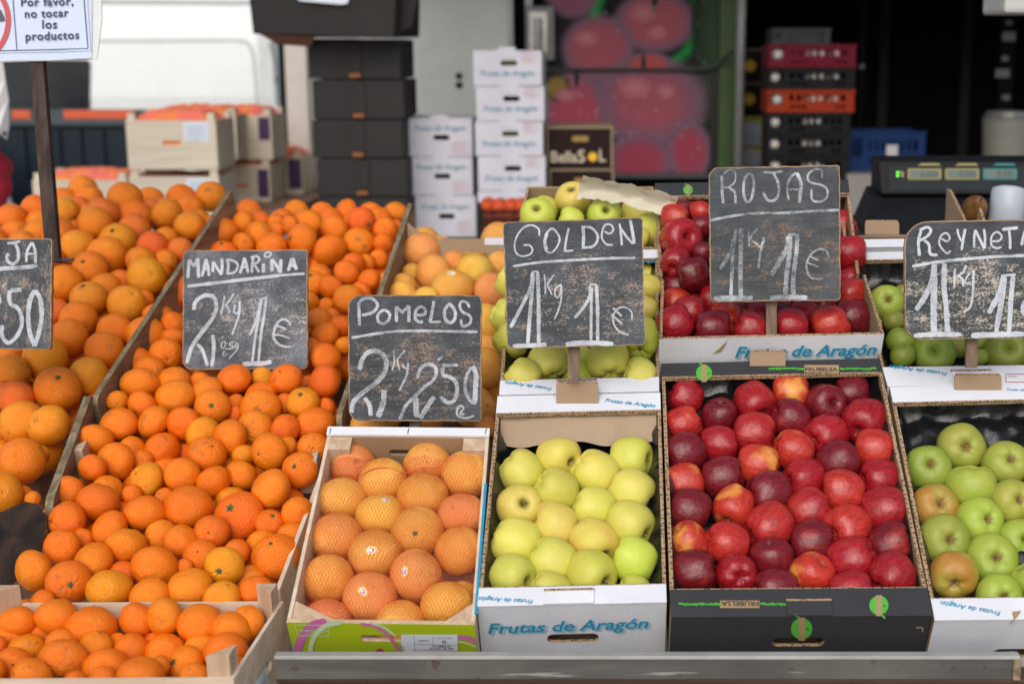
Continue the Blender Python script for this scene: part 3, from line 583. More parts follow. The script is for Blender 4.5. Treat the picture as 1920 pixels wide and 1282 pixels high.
# ---------------------------------------------------------------- cartons on the stand
TH = .006
class Carton:
    def __init__(s, label, FL, FR, BL, BR, off=0.0, h=.15, card='white_card', inner='kraft', lf=.04, lb=.042, hole=True, hd=.095, front=True, back=True, group='fruit cartons on the stand', cat='carton', sides=True):
        s.P = [CART.hit(*p, off) for p in (FL, FR, BR, BL)]; s.h = h; s.W = (s.P[1] - s.P[0]).length; s.L = (s.P[3] - s.P[0]).length; s.lf, s.lb = lf, lb
        s.root = empty('fruit_carton', s.Q(s.W / 2, s.L / 2, h), label, cat, group); W, L = s.W, s.L
        MC, MI = M[card], M[inner]
        for x0, x1 in ((0, TH), (W - TH, W)):
            m = MB(); s.hex(m, x0, x1, TH, L - TH, .0015, h, 0); s.hex(m, x0, x1, TH, L - TH, -.0005, .0015, 1)
            xi = (x1 + .0006) if x0 == 0 else x0 - .0006; m.build('side_panel', [MI, M['corr']], s.root)
        m = MB(); cx = W / 2
        hl = [rrect(cx - .042, h - .108, cx + .042, h - .086, .0105)] if hole else []
        if hole: hl = [rrect(cx - .042, h - hd, cx + .042, h - hd + .022, .0105)]
        m.plate([(0, 0), (W, 0), (W, h), (0, h)] if front else [(0, 0), (W, 0), (W, h * .4), (0, h * .4)], hl, lambda x, y, k: s.Q(x, k * TH, h - y), 0, 1); m.build('front_panel', [MC, M['corr']], s.root)
        m = MB(); s.hex(m, 0, W, L - TH, L, 0 if back else h * .6, h, 0); m.build('back_panel', [MI], s.root)
        m = MB(); s.hex(m, TH, W - TH, TH, L - TH, h - TH, h, 0); m.build('base', [MI], s.root)
        if lf:
            m = MB(); s.hex(m, 0, W, -.001, lf, -.004, -.0006, 0); m.build('front_flap', [MC, M['corr']], s.root, bevel=.0012)
            m = MB(); s.hex(m, 0, W, lf - .0005, lf + .0015, -.0035, .003, 0); m.build('flap_edge', [M['corr']], s.root)
        if lb:
            m = MB(); s.hex(m, 0, W, L - lb, L, -.004, -.0006, 0); m.build('back_flap', [MC], s.root, bevel=.0012)
            m = MB(); s.hex(m, 0, W, L - lb - .0035, L - lb - .0002, -.0045, .004, 0); m.build('flap_edge', [M['corr']], s.root)
        s.face = Face(s.P[0], (s.P[1] - s.P[0]).cross(CART.n).normalized()); s.off = off
        if s.face.n.y > 0: s.face.n = -s.face.n
    def Q(s, x, y, d):
        a, b = x / s.W, y / s.L; p = s.P
        return (p[0] * (1 - a) + p[1] * a) * (1 - b) + (p[3] * (1 - a) + p[2] * a) * b - CART.n * d
    def hex(s, m, x0, x1, y0, y1, d0, d1, mi=0):
        m.hexa([s.Q(x0, y0, d1), s.Q(x1, y0, d1), s.Q(x1, y1, d1), s.Q(x0, y1, d1), s.Q(x0, y0, d0), s.Q(x1, y0, d0), s.Q(x1, y1, d0), s.Q(x0, y1, d0)], mi)
    def top(s, px, py, o=0.0): return CART.hit(px, py, s.off + .0045 + o)
    def fr(s, px, py, o=0.0): return s.face.hit(px, py, .0009 + o)
    INK = ('blue_ink', 'pale_ink', 'green_ink', 'tan_ink', 'red_ink', 'grey_ink', 'cream_ink', 'grey_card')
    def emit(s, name, m): m.build(name, [M[k] for k in s.INK], s.root, weld=False)
    def lettering(s, fn):
        m = MB(); fn(m)
        if m.f: s.emit('print', m)
    def brand(s, m, px0, py0, px1, py1, where, flip=False, shadow=True, shear=.25):
        """the grower's name between two pixels of its base line"""
        m = MB(); a, b = where(px0, py0), where(px1, py1); u = (b - a); w = u.length; u.normalize(); n = s.face.n if where == s.fr else CART.n; v = n.cross(u)
        if shadow: text_mb(m, 'Frutas de Arag\u00f3n', lambda x, y: a + u * (x + .004) + v * (y - .004) + n * .0002, w, shear=shear, mi=1, bold=.03)
        text_mb(m, 'Frutas de Arag\u00f3n', lambda x, y: a + u * x + v * y + n * .0006, w, shear=shear, mi=0, bold=.016); s.emit('lettering', m)
    def logo(s, m, cx, cy, r, where, up=1):
        m = MB(); H = lambda x, y, o: where(x, y, o)
        disc(m, cx, cy, r, r, H, .0002, 2); quad(m, cx - r * .30, cy - r * 1.05, cx + r * .32, cy + r * 1.12, H, .0006, 3)
        ribbon(m, [(cx - up * r * .62, cy - up * r * 1.36), (cx - up * r * .40, cy - up * r * 1.12), (cx - up * r * .02, cy - up * r * .92)], r * .18, H, .0004, 2)
        ribbon(m, [(cx + r * .42, cy + r * .1), (cx + r * .74, cy + r * .1)], r * .07, H, .0005, 7); ribbon(m, [(cx + r * .58, cy - r * .12), (cx + r * .58, cy + r * .1)], r * .07, H, .0005, 7); s.emit('logo', m)
    def grower(s, m, x0, x1, y, where, wx0, wx1, flip=False):
        m = MB(); rnd = random.Random(int(x0)); H = lambda x, y, o: where(x, y, o)
        for a, b in ((x0, wx0 - 4), (wx1 + 4, x1)):
            k = a
            while k < b - 5: ribbon(m, [(k, y + rnd.uniform(-1.3, 1.3)), (k + 7, y + rnd.uniform(-1.3, 1.3)), (k + 12, y + rnd.uniform(-1.3, 1.3))], 3.2, H, .0003, 2); k += 7
        quad(m, wx0 - 2, y - 7, wx1 + 2, y + 7, H, .0003, 3)
        (ax, ay), (bx, by) = ((wx0, y + 5), (wx1, y + 5)) if not flip else ((wx1, y - 5), (wx0, y - 5))
        a, b = where(ax, ay), where(bx, by); u = b - a; w = u.length; u.normalize(); n = s.face.n if where == s.fr else CART.n; v = n.cross(u)
        text_mb(m, 'FRUBELSA', lambda x, y: a + u * x + v * y + n * .0009, w, bold=.02, mi=7, height=.0095); s.emit('lettering', m)
    def tab(s, x0, x1, lip=.024):              # raised tongue of the front panel in the flap
        m = MB(); s.hex(m, x0, x1, -.0016, lip, -.0075, -.0042, 0); m.build('tongue', [M[s.cardname] if hasattr(s, 'cardname') else M['white_card']], s.root, bevel=.001)
        m = MB(); s.hex(m, x0, x1, lip, lip + .003, -.009, -.0042, 0); m.build('tongue_edge', [M['corr']], s.root)
    def back_tab(s, px0, px1, py0, py1):       # brown tongue standing at the back
        a, b = s.top(px0, py1), s.top(px1, py1); hgt = (s.top(px0, py0) - a).length * .8; u = b - a
        m = MB(); m.plate(rrect(0, 0, u.length, hgt, [0, .006, .006, 0]), [], lambda x, y, k: a + u.normalized() * x + (CART.n * .75 + CART.up * .66) * y + CART.up * k * .005, 0, 1); m.build('tongue', [M['kraft'], M['corr']], s.root)
    def liner(s, label, d=.075, amp=.018, seed=1, nx=46, ny=60, y1=None):
        m = MB(); x0, x1 = TH + .001, s.W - TH - .001; ya, yb = TH + .001, (y1 or s.L - TH - .001); g = []
        for j in range(ny + 1):
            for i in range(nx + 1):
                x, y = x0 + (x1 - x0) * i / nx, ya + (yb - ya) * j / ny; e = min(x - x0, x1 - x, y - ya, yb - y)
                q = d - amp * (1 + mnoise.noise(Vector((x * 26, y * 26, seed)))) - .4 * amp * abs(mnoise.noise(Vector((x * 70, y * 70, seed + 5)))) - max(0, .022 - e) * 2.0
                g.append(s.Q(x, y, max(.006, q)))
        m.v = [tuple(p) for p in g]
        for j in range(ny):
            for i in range(nx): a = j * (nx + 1) + i; m.f.append((a, a + 1, a + nx + 2, a + nx + 1)); m.m.append(0)
        o = m.build('tray_liner', M['black_film'], loc=s.Q(s.W / 2, s.L / 2, d), smooth=True); tag(o, label, 'liner', 'black liners in the cartons')
G1 = Carton('white cardboard carton of yellow apples in the front row, blue lettering', (895, 1138), (1250, 1130), (933, 745), (1238, 738), lf=.036, lb=.046)
def _t(m):
    G1.brand(m, 915, 1187, 1216, 1176, G1.fr); G1.brand(m, 1000, 1124, 898, 1118, G1.top, shadow=False); G1.brand(m, 1134, 753, 1228, 764, G1.top, shadow=False)
    H = lambda x, y, o: G1.fr(x, y, o)
    for a, b in (((1134, 1224), (1226, 1222)), ((1134, 1224), (1134, 1240)), ((1176, 1223), (1176, 1240)), ((1226, 1222), (1226, 1240))): ribbon(m, [a, b], 1.2, H, .0003, 4)
G1.lettering(_t); G1.tab(.105, .185); G1.back_tab(1043, 1122, 724, 756); G1.liner('glossy black liner under the yellow apples of the front carton', seed=1)
def paper_back(s, label, d0, d1, seed, amp=.016):
    m = MB(); nx, ny = 60, 14; x0, x1 = TH + .002, s.W - TH - .002; yb = s.L - s.lb - .004
    for j in range(ny + 1):
        for i in range(nx + 1):
            a, b = i / nx, j / ny; dep = d1 * (.62 + .38 * (.5 + .5 * math.sin(a * 9 + seed)) + .15 * mnoise.noise(Vector((a * 6, seed, 0))))
            y = yb + s.lb * .6 * (1 - b) - b * .035 - amp * mnoise.noise(Vector((a * 5, b * 1.5, seed))) - .006
            m.v.append(tuple(s.Q(x0 + (x1 - x0) * a, min(y, s.L - TH - .002), d0 + (dep - d0) * b)))
    for j in range(ny):
        for i in range(nx): a = j * (nx + 1) + i; m.f.append((a, a + 1, a + nx + 2, a + nx + 1)); m.m.append(0)
    o = m.build('lining_paper', M['paper_kraft'], loc=s.Q(s.W / 2, yb, .03), smooth=True); tag(o, label, 'paper')
paper_back(G1, 'creased brown lining paper at the back of the front yellow apple carton', .002, .036, 1.0)
G2 = Carton('white cardboard carton of yellow apples behind the front carton, under the slate', (936, 742), (1236, 735), (955, 476), (1234, 470), lf=.038, lb=.03, hole=False)
G2.lettering(lambda m: (G2.brand(m, 1035, 727, 948, 714, G2.top, shadow=False), G2.brand(m, 1160, 490, 1230, 493, G2.top, shadow=False)))
G2.liner('black liner under the yellow apples behind the price slate', seed=2); G2.tab(.105, .18, .028)
G3 = Carton('topmost brown carton heaped with yellow apples', (962, 468), (1233, 466), (988, 350), (1225, 350), lf=0, lb=0, hole=False, card='kraft', h=.12)
R1 = Carton('black cardboard carton of red apples in the front row, green logos', (1258, 1158), (1748, 1155), (1240, 684), (1649, 674), card='grey_card', lf=.054, lb=.038, hd=.074); R1.cardname = 'grey_card'
def _t(m):
    R1.logo(m, 1503, 1178, 20, R1.fr); R1.logo(m, 1648, 1134, 18, R1.top, -1); R1.logo(m, 1320, 699, 15, R1.top); R1.grower(m, 1272, 1502, 1132, R1.top, 1352, 1422, True); R1.grower(m, 1441, 1640, 691, R1.top, 1510, 1571)
    H = lambda x, y, o: R1.fr(x, y, o)
    for a, b in (((1718, 1176), (1730, 1176)), ((1730, 1176), (1730, 1184))): ribbon(m, [a, b], 1.5, H, .0003, 6)
R1.lettering(_t); R1.tab(.183, .255, .026); R1.back_tab(1406, 1473, 664, 686); R1.liner('dark liner under the red apples of the black front carton', seed=3)
R2 = Carton('white cardboard carton of red apples with torn front behind the black carton', (1236, 636), (1658, 626), (1240, 520), (1622, 512), off=.05, lf=0, lb=0, hole=False, h=.14, back=False)
def _t(m):
    R2.brand(m, 1378, 670, 1642, 664, R2.fr)
    m.plate([(1336, 664), (1350, 652), (1363, 640), (1364, 636), (1360, 648), (1352, 660)], [], lambda x, y, k: R2.fr(x, y, .0005 - k * .0004), 3)
R2.lettering(_t)
R3 = Carton('topmost black carton heaped with red apples behind the slates', (1236, 522), (1612, 516), (1228, 346), (1590, 340), off=.02, card='grey_card', lf=0, lb=.05, hole=False, h=.12, front=False)
R3.lettering(lambda m: R3.logo(m, 1290, 356, 9, R3.top))
T1 = Carton('white cardboard carton of green apples in the front row, partly out of view', (1752, 1164), (2106, 1160), (1668, 728), (1978, 720), lf=.042, lb=.042)
def _t(m):
    T1.brand(m, 1876, 1146, 1764, 1126, T1.top, shadow=False); T1.brand(m, 1888, 732, 1950, 734, T1.top, shadow=False)
    m.plate([(1893, 1172), (1899, 1146), (1915, 1144), (1910, 1152), (1903, 1160)], [], lambda x, y, k: T1.fr(x, y, .002 - k * .0004) if y > 1164 else T1.top(x, y, .002 - k * .0004), 3)
T1.lettering(_t); T1.back_tab(1790, 1878, 708, 731); T1.liner('glossy black liner under the green apples of the front carton', seed=4)
T2 = Carton('white cardboard carton of green apples under the green apple slate', (1664, 726), (1974, 722), (1592, 476), (1880, 470), lf=.052, lb=.026, hole=False)
def _t(m):
    T2.brand(m, 1776, 698, 1668, 684, T2.top, shadow=False); H = lambda x, y, o: T2.top(x, y, o)
    for a, b in (((1886, 701), (1930, 701)), ((1886, 701), (1886, 716)), ((1886, 716), (1930, 716))): ribbon(m, [a, b], 1.2, H, .0004, 4)
    a = T2.top(1890, 707); b = T2.top(1908, 707); u = (b - a).normalized(); v = CART.n.cross(u); text_mb(m, 'ORIGEN:', lambda x, y: a + u * x + v * y + CART.n * .0006, (b - a).length, mi=4)
T2.lettering(_t); T2.tab(.125, .20, .034); T2.liner('black liner under the green apples behind the front carton', seed=5)
T3 = Carton('empty white cardboard carton below the black weighing scale', (1585, 466), (1862, 462), (1575, 392), (1840, 388), off=0.0, lf=.026, lb=0, hole=False, h=.12, back=False)
T3.back_tab(1622, 1686, 422, 440)
# crumpled sheet of paper behind the top apples
m = MB(); nx, ny = 40, 10; a0, a1, a2, a3 = CART.hit(1080, 372, .05), CART.hit(1262, 402, .05), CART.hit(1272, 366, .085), CART.hit(1094, 328, .10)
for j in range(ny + 1):
    for i in range(nx + 1):
        a, b = i / nx, j / ny; p = (a0 * (1 - a) + a1 * a) * (1 - b) + (a3 * (1 - a) + a2 * a) * b
        m.v.append(tuple(p + CART.n * (.010 * mnoise.noise(Vector((a * 7, b * 3, 2))) + .005 * mnoise.noise(Vector((a * 20, b * 8, 4)))) + Vector((0, .01 * math.sin(b * 4), .006 * math.sin(a * 5) * (1 - b)))))
for j in range(ny):
    for i in range(nx): k = j * (nx + 1) + i; m.f.append((k, k + 1, k + nx + 2, k + nx + 1)); m.m.append(0)
tag(m.build('wrapping_paper', cardboard('cream_paper', (.62, .58, .46), .4), loc=a0, smooth=True), 'crumpled cream wrapping paper lying behind the topmost yellow apples', 'paper')

# ---------------------------------------------------------------- wooden crates
def stadium(x0, y0, x1, y1): return rrect(x0, y0, x1, y1, abs(y1 - y0) / 2 * .98)
def wood_crate(label, o, u, v, w, mat='crate', post=.035, cat='crate', group=None, hole='front', paper=None, stripes=False):
    """o lower front left corner, u width, v depth, w height of the panels"""
    o, u, v, w = Vector(o), Vector(u), Vector(v), Vector(w); root = empty('wooden_crate', o + u * .5 + v * .5, label, cat, group)
    uh, vh, wh = u.normalized(), v.normalized(), w.normalized(); W, L, H = u.length, v.length, w.length; t = .006
    def pl(name, org, a, b, nrm, la, lb, hl):
        m = MB(); m.plate([(0, 0), (la, 0), (la, lb), (0, lb)], hl, lambda x, y, k: org + a * x + b * y + nrm * (k * t), 0, 0); return m.build(name, [M[mat]], root)
    hh = [stadium(W / 2 - .042, H * .50, W / 2 + .042, H * .50 + .018)]
    pl('front_panel', o, uh, wh, vh, W, H, hh if hole in ('front', 'all') else []); pl('back_panel', o + v - vh * t, uh, wh, vh, W, H, hh if hole == 'all' else [])
    hs_ = [stadium(L / 2 - .04, H * .45, L / 2 + .04, H * .45 + .022)] if hole in ('side', 'all') else []
    pl('side_panel', o + vh * t, vh, wh, uh, L - 2 * t, H, hs_); pl('side_panel', o + u - uh * t + vh * t, vh, wh, uh, L - 2 * t, H, hs_)
    for a in (0, 1):
        for b in (0, 1):
            c = o + (u - uh * t if a else uh * t) + (v - vh * t if b else vh * t); p = uh * (-.034 if a else .034); q = vh * (-.034 if b else .034)
            m = MB(); top = wh * (H + post); tri = [c, c + p, c + q]
            m.face(tri); m.face([x + top for x in tri])
            for i in range(3): m.face([tri[i], tri[(i + 1) % 3], tri[(i + 1) % 3] + top, tri[i] + top])
            m.build('corner_post', [M['crate_end' if mat == 'crate' else mat]], root, bevel=.001)
    m = MB()
    for k in range(4): m.box(o + v * (.02 + .25 * k) + uh * t, uh * (W - 2 * t), v * .21, wh * .005)
    m.build('base', [M[mat]], root)
    if paper:
        x0, z0, x1, z1, side = paper; m = MB(); a, b, n, org = (uh, wh, -vh, o) if side == 'front' else (vh, wh, uh, o + u)
        nn = 6; rows = 9
        for i in range(nn): m.face([org + a * (x0 + (x1 - x0) * i / nn) + b * z0 + n * (.003 + .002 * math.sin(i)), org + a * (x0 + (x1 - x0) * (i + 1) / nn) + b * z0 + n * (.003 + .002 * math.sin(i + 1)), org + a * (x0 + (x1 - x0) * (i + 1) / nn) + b * z1 + n * .001, org + a * (x0 + (x1 - x0) * i / nn) + b * z1 + n * .001], 0)
        for r in range(rows):
            z = z0 + (z1 - z0) * (.12 + .8 * r / rows); x = x0 + (x1 - x0) * .1; xe = x0 + (x1 - x0) * (.9 if r % 3 else .6)
            m.face([org + a * x + b * z + n * .0055, org + a * xe + b * z + n * .0055, org + a * xe + b * (z + .0016) + n * .0055, org + a * x + b * (z + .0016) + n * .0055], 1)
        m.build('paper_label', [M['paper'], M['pale_ink']], root)
    return root
c = [LOWC.hit(*p) for p in ((-156, 1276), (440, 1272), (532, 1126), (0, 1130))]; u = c[1] - c[0]; v = c[3] - c[0]; hgt = LOWC.n * .14
u = u.normalized() * ((c[1] - c[0]).length + (c[2] - c[3]).length) / 2; v = ((c[3] - c[0]) + (c[2] - c[1])) / 2
wood_crate('low pale wooden crate of mandarins in front of the heap, paper label on its side', c[0] - hgt, u, v, hgt, group=None, hole='side', paper=(.06, .0, .14, .085, 'side'))
# side plank and posts of the crate that holds the lower end of the heap
a, b = HEAP.hit(524, 1105, .0), HEAP.hit(606, 888, .0); root = empty('wooden_crate', (a + b) / 2 - HEAP.n * .1, 'pale wooden crate side along the mandarin heap beside the netted grapefruits', 'crate')
m = MB(); m.box(a - HEAP.n * .13, b - a, (-.007, 0, 0), HEAP.n * .13); m.build('side_panel', [M['crate']], root)
for px, py in ((583, 925), (150, 905)):
    p = HEAP.hit(px, py, -.05); m = MB(); tri = [p + Vector((.018, 0, 0)), p + Vector((-.018, 0, 0)), p + Vector((.016, .035, .01))]; top = HEAP.n * .075
    m.face(tri); m.face([x + top for x in tri])
    for i in range(3): m.face([tri[i], tri[(i + 1) % 3], tri[(i + 1) % 3] + top, tri[i] + top])
    m.build('corner_post', [M['crate_end']], root, bevel=.001)

# grapefruit crate with printed front
class PC(Carton):
    def __init__(s): pass
pc = PC(); pc.P = [CART.hit(*p) for p in ((537, 1166), (890, 1171), (917, 818), (614, 815))]; pc.h = .12; pc.W = (pc.P[1] - pc.P[0]).length; pc.L = (pc.P[3] - pc.P[0]).length; pc.off = 0
pc.face = Face(pc.P[0], (pc.P[1] - pc.P[0]).cross(CART.n)); 
if pc.face.n.y > 0: pc.face.n = -pc.face.n
pc.root = empty('grapefruit_crate', pc.Q(pc.W / 2, pc.L / 2, pc.h), 'wooden crate of netted grapefruits with lime green printed front', 'crate')
W, L, h = pc.W, pc.L, pc.h
FH = lambda x, y, o=0: pc.face.hit(x, y, .0012 + o)
hx0, hx1 = (pc.face.hit(668, 1196) - pc.P[0]).length, (pc.face.hit(756, 1196) - pc.P[0]).length
d0 = (pc.face.hit(700, 1168) - pc.face.hit(700, 1196)).length
m = MB(); m.plate([(0, 0), (W, 0), (W, h), (0, h)], [stadium(hx0, h - d0 - .007, hx1 + .02, h - d0 + .009)], lambda x, y, k: pc.Q(x, k * .007, h - y), 0, 1); m.build('front_panel', [M['lime'], M['crate_end']], pc.root)
m = MB(); pc.hex(m, 0, .006, .007, L, 0, h); m.build('side_panel', [M['crate']], pc.root)
m = MB(); pc.hex(m, W - .006, W, .007, L, 0, h); m.build('side_panel', [M['crate']], pc.root)
m = MB(); pc.hex(m, W - .0015, W + .003, .02, L * .72, -.003, .0); m.build('blue_strip', [M['blue_ink']], pc.root)
m = MB(); m.plate([(.006, 0), (W - .006, 0), (W - .006, h), (.006, h)], [stadium(W * .37, h - .045, W * .53 , h - .03), stadium(W * .57, h - .045, W * .70, h - .03)], lambda x, y, k: pc.Q(x, L - .006 + k * .006, h - y), 0); m.build('back_panel', [M['kraft']], pc.root)
m = MB(); pc.hex(m, -.001, W + .001, L - .004, L + .016, -.006, -.0005); 
m.build('head_rail', [plain('white_wood', (.72, .74, .78), .6, .06)], pc.root, bevel=.001)
m = MB()
for a in (.012, .5, .985): ribbon(m, [tuple(q) for q in ((614 + 300 * a, 813), (614 + 300 * a + 3, 802))], 1.6, lambda x, y, o: CART.hit(x, y, .0066 + o), 0)
m.build('staple', [M['staple']], pc.root)
for x0 in (.006, W - .046):
    m = MB(); pc.hex(m, x0, x0 + .04, L - .036, L - .006, 0, h); m.build('corner_post', [M['crate_end']], pc.root)
for sx, ex in ((0.006, .075), (W - .006, W - .048)):
    m = MB(); P = [pc.Q(sx, .008, .003), pc.Q(ex, .008, .003), pc.Q(sx, .045, .003)]; m.face(P); m.face([p - CART.n * .03 for p in P])
    for i in range(3): m.face([P[i], P[(i + 1) % 3], P[(i + 1) % 3] - CART.n * .03, P[i] - CART.n * .03])
    m.build('corner_block', [M['crate_end']], pc.root)
m = MB(); pc.hex(m, .006, W - .006, .007, L - .006, h - .005, h); m.build('base', [M['crate']], pc.root)
m = MB(); H = lambda x, y, o: FH(x, y, o)
ribbon(m, [(612, 1166), (590, 1170), (575, 1182), (562, 1205), (556, 1226)], 16, H, 0, 1, 0); ribbon(m, [(640, 1166), (612, 1172), (594, 1186), (584, 1206), (582, 1226)], 9, H, .0002, 2, 0)
ribbon(m, [(676, 1169), (700, 1173), (722, 1186), (738, 1204), (748, 1222)], 5, H, 0, 1, 0); ribbon(m, [(692, 1166), (720, 1176), (742, 1192)], 4, H, .0002, 2, 0)
ribbon(m, [(858, 1194), (878, 1196), (892, 1202)], 8, H, 0, 1, 0); ribbon(m, [(858, 1202), (878, 1206), (892, 1213)], 3, H, .0002, 2, 0)
m.plate([(694, 1226), (704, 1220), (710, 1215), (718, 1217), (721, 1222), (733, 1221), (733, 1226), (720, 1228)], [], lambda x, y, k: FH(x, y, .0003 - k * .0002), 3)
m.plate([(608, 1226), (614, 1220), (621, 1223), (622, 1226)], [], lambda x, y, k: FH(x, y, .0003 - k * .0002), 3)
for a, b in (((553, 1171), (616, 1172)), ((616, 1172), (618, 1193)), ((618, 1193), (558, 1191)), ((558, 1191), (553, 1171)), ((560, 1181), (616, 1182)), ((575, 1182), (577, 1192))): ribbon(m, [a, b], 1.3, H, .0004, 2, 0)
for k in range(3): ribbon(m, [(580, 1184.5 + k * 2.6), (608 - k * 6, 1185 + k * 2.6)], 1.1, H, .0004, 2, 0)
m.build('print', [M['lime'], M['pink_ink'], M['mint_ink'], M['magenta_ink'], M['paper'], M['grey_ink']], pc.root, weld=False); m = MB()
quad(m, 752, 1189, 858, 1230, H, .0009, 4)
for a, b in (((776, 1190), (778, 1228)), ((812, 1191), (812, 1207)), ((776, 1207), (856, 1209)), ((776, 1218), (856, 1220))): ribbon(m, [a, b], .6, H, .0013, 5, 0)
def small(t, x0, x1, y, hgt=None, rot90=False):
    a, b = FH(x0, y, .0014), FH(x1, y, .0014); u = b - a; w = u.length; u.normalize(); v = pc.face.n.cross(u)
    if rot90: u2, v2 = v, -u; a = FH(x1, y, .0014); text_mb(m, t, lambda x, yy: a + u2 * x + v2 * yy, .026, mi=5, bold=.01, height=.006); return
    text_mb(m, t, lambda x, yy: a + u * x + v * yy, w, mi=5, bold=.008, height=hgt)
small('ESPA\u00d1A', 784, 804, 1202); small('II', 830, 836, 1206, .008); small('POMELO', 812, 846, 1213, .005); small('STAR RUBI', 806, 850, 1217.5, .005); small('CATEGORIA', 817, 848, 1196.5, .0025); small('CALIBRE', 785, 805, 1223, .003); small('N\u00ba LOTE', 822, 848, 1225, .004); small('MELO SATSV', 755, 760, 1228, rot90=True)
m.build('paper_label', [M['lime'], M['pink_ink'], M['mint_ink'], M['magenta_ink'], M['paper'], M['grey_ink']], pc.root, weld=False)
# the net: taut over the fruit, two families of strands
NX, NY = 120, 150; gx = np.linspace(.008, W - .008, NX); gy = np.linspace(.012, L - .012, NY); Z = np.full((NY, NX), -.055)
u0 = (pc.P[1] - pc.P[0]).normalized(); v0 = CART.up
for p, r in zip(PT[0], PT[1]):
    q = p - pc.P[0]; X, Y = np.meshgrid(gx, gy); base = pc.P[0] + u0 * 0
    sx = (pc.P[3] - pc.P[0]).dot(u0) * (Y / L); dd = (X + sx - q.dot(u0)) ** 2 + (Y * (pc.P[3] - pc.P[0]).dot(v0) / L - q.dot(v0)) ** 2; hh = q.dot(CART.n) + np.sqrt(np.maximum(0, (r * 1.03) ** 2 - dd)); Z = np.where(dd < r * r, np.maximum(Z, hh), Z)
Z0 = Z.copy()
for _ in range(50):
    B = Z.copy(); B[1:-1, 1:-1] = (Z[:-2, 1:-1] + Z[2:, 1:-1] + Z[1:-1, :-2] + Z[1:-1, 2:]) / 4; Z = np.maximum(Z0, B)
def net_at(x, y):
    i = min(NX - 2, max(0, (x - gx[0]) / (gx[1] - gx[0]))); j = min(NY - 2, max(0, (y - gy[0]) / (gy[1] - gy[0]))); a, b = int(i), int(j); i -= a; j -= b
    z = Z[b, a] * (1 - i) * (1 - j) + Z[b, a + 1] * i * (1 - j) + Z[b + 1, a] * (1 - i) * j + Z[b + 1, a + 1] * i * j
    return pc.Q(x, y, -z - .0018)
m = MB(); pit = .0058; slope = 1.75
for sgn in (1, -1):
    k = -L / slope
    while k < W + L / slope:
        pts = []; n = 110
        for i in range(n + 1):
            y = .03 + (L - .042 - .03) * i / n; x = k + sgn * y / slope + .0006 * math.sin(y / pit * 3.14 / 1.0) + .0015 * mnoise.noise(Vector((k * 30, y * 30, sgn)))
            if .009 < x < W - .009: pts.append(net_at(x, y))
            elif len(pts) > 1: m.tube(pts, .00025, 3, cap=False); pts = []
            else: pts = []
        if len(pts) > 1: m.tube(pts, .00025, 3, cap=False)
        k += pit
m.tube([net_at(x, y) + CART.n * .001 for x, y in [(W * .17 + W * .62 * t, L * (.78 + .10 * t) - .004 * math.sin(t * 3.1)) for t in np.linspace(0, 1, 40)]], .0008, 4)
tag(m.build('fruit_net', M['net'], loc=pc.Q(W / 2, L / 2, 0), weld=False), 'fine red diamond net stretched over the grapefruits in the lime printed crate', 'net')

# ---------------------------------------------------------------- plywood boards between the heaps
def board(name, label, A, B, plane=HEAP, oa=.02, ob=.02, hgt=.20, th=.011, mat='ply', ra=.02, cat='board', drop=0.0):
    a, b = plane.hit(*A, oa), plane.hit(*B, ob); u = b - a; Ln = u.length; u.normalize(); up = Vector((0, 0, 1)); w = (up - u * up.dot(u)).normalized(); side = u.cross(w).normalized()
    m = MB(); m.plate(rrect(0, -hgt, Ln, 0, [.004, .012, ra, .004]), [], lambda x, y, k: a + u * x + w * y + side * ((k - .5) * th), 0, 1)
    o = m.build(name, [M[mat], M['ply_edge']], loc=a - w * hgt); tag(o, label, cat, 'plywood boards dividing the heaps' if mat == 'ply' else None); return o
board('divider_board', 'long worn plywood board between the upper oranges and mandarins', (175, 748), (432, 356), oa=.035, ob=.07)
board('divider_board', 'short plywood board between the lower oranges and mandarins', (88, 948), (166, 738), oa=.03, ob=.04, th=.014, ra=.03)
board('divider_board', 'plywood board between the mandarin heap and the loose grapefruits', (634, 782), (770, 378), oa=.04, ob=.07)
a, b = HEAP.hit(764, 448, .03), HEAP.hit(965, 448, .03); u = b - a
m = MB(); m.plate([(0, -.25), (u.length, -.25), (u.length, 0), (.05, 0), (0, .04)], [stadium(u.length * .42, -.055, u.length * .75, -.032)], lambda x, y, k: a + u.normalized() * x + Vector((0, .1, .98)) * y + Vector((0, 1, 0)) * k * .006, 0, 1)
m.box(a + u * .72 + Vector((0, -.003, -.014)), u * .5, (0, .012, 0), (0, 0, .016), 2)
tag(m.build('cardboard_divider', [M['kraft'], M['corr'], M['white_card']], loc=a), 'brown cardboard panel with hand hole at the back of the loose grapefruits', 'panel')
# scuffed dark board lying at the lower left
P = [HEAP.hit(*p, .005) for p in ((-160, 1130), (78, 1078), (78, 945), (-160, 960))]
fc = Face(HEAP.hit(40, 1050, -.02), c2w_dir(.15, -.45, -.88))
m = MB(); m.plate([(-150, 1150), (10, 1100), (70, 1040), (86, 990), (84, 962), (70, 944), (48, 940), (-20, 968), (-150, 1030)], [], lambda x, y, k: fc.hit(x, y) - fc.n * k * .016, 0, 1)
tag(m.build('dark_board', [M['black_board'], M['ply_edge']], loc=fc.hit(-20, 1120)), 'scuffed black wooden board with rounded end beside the low front crate', 'board')
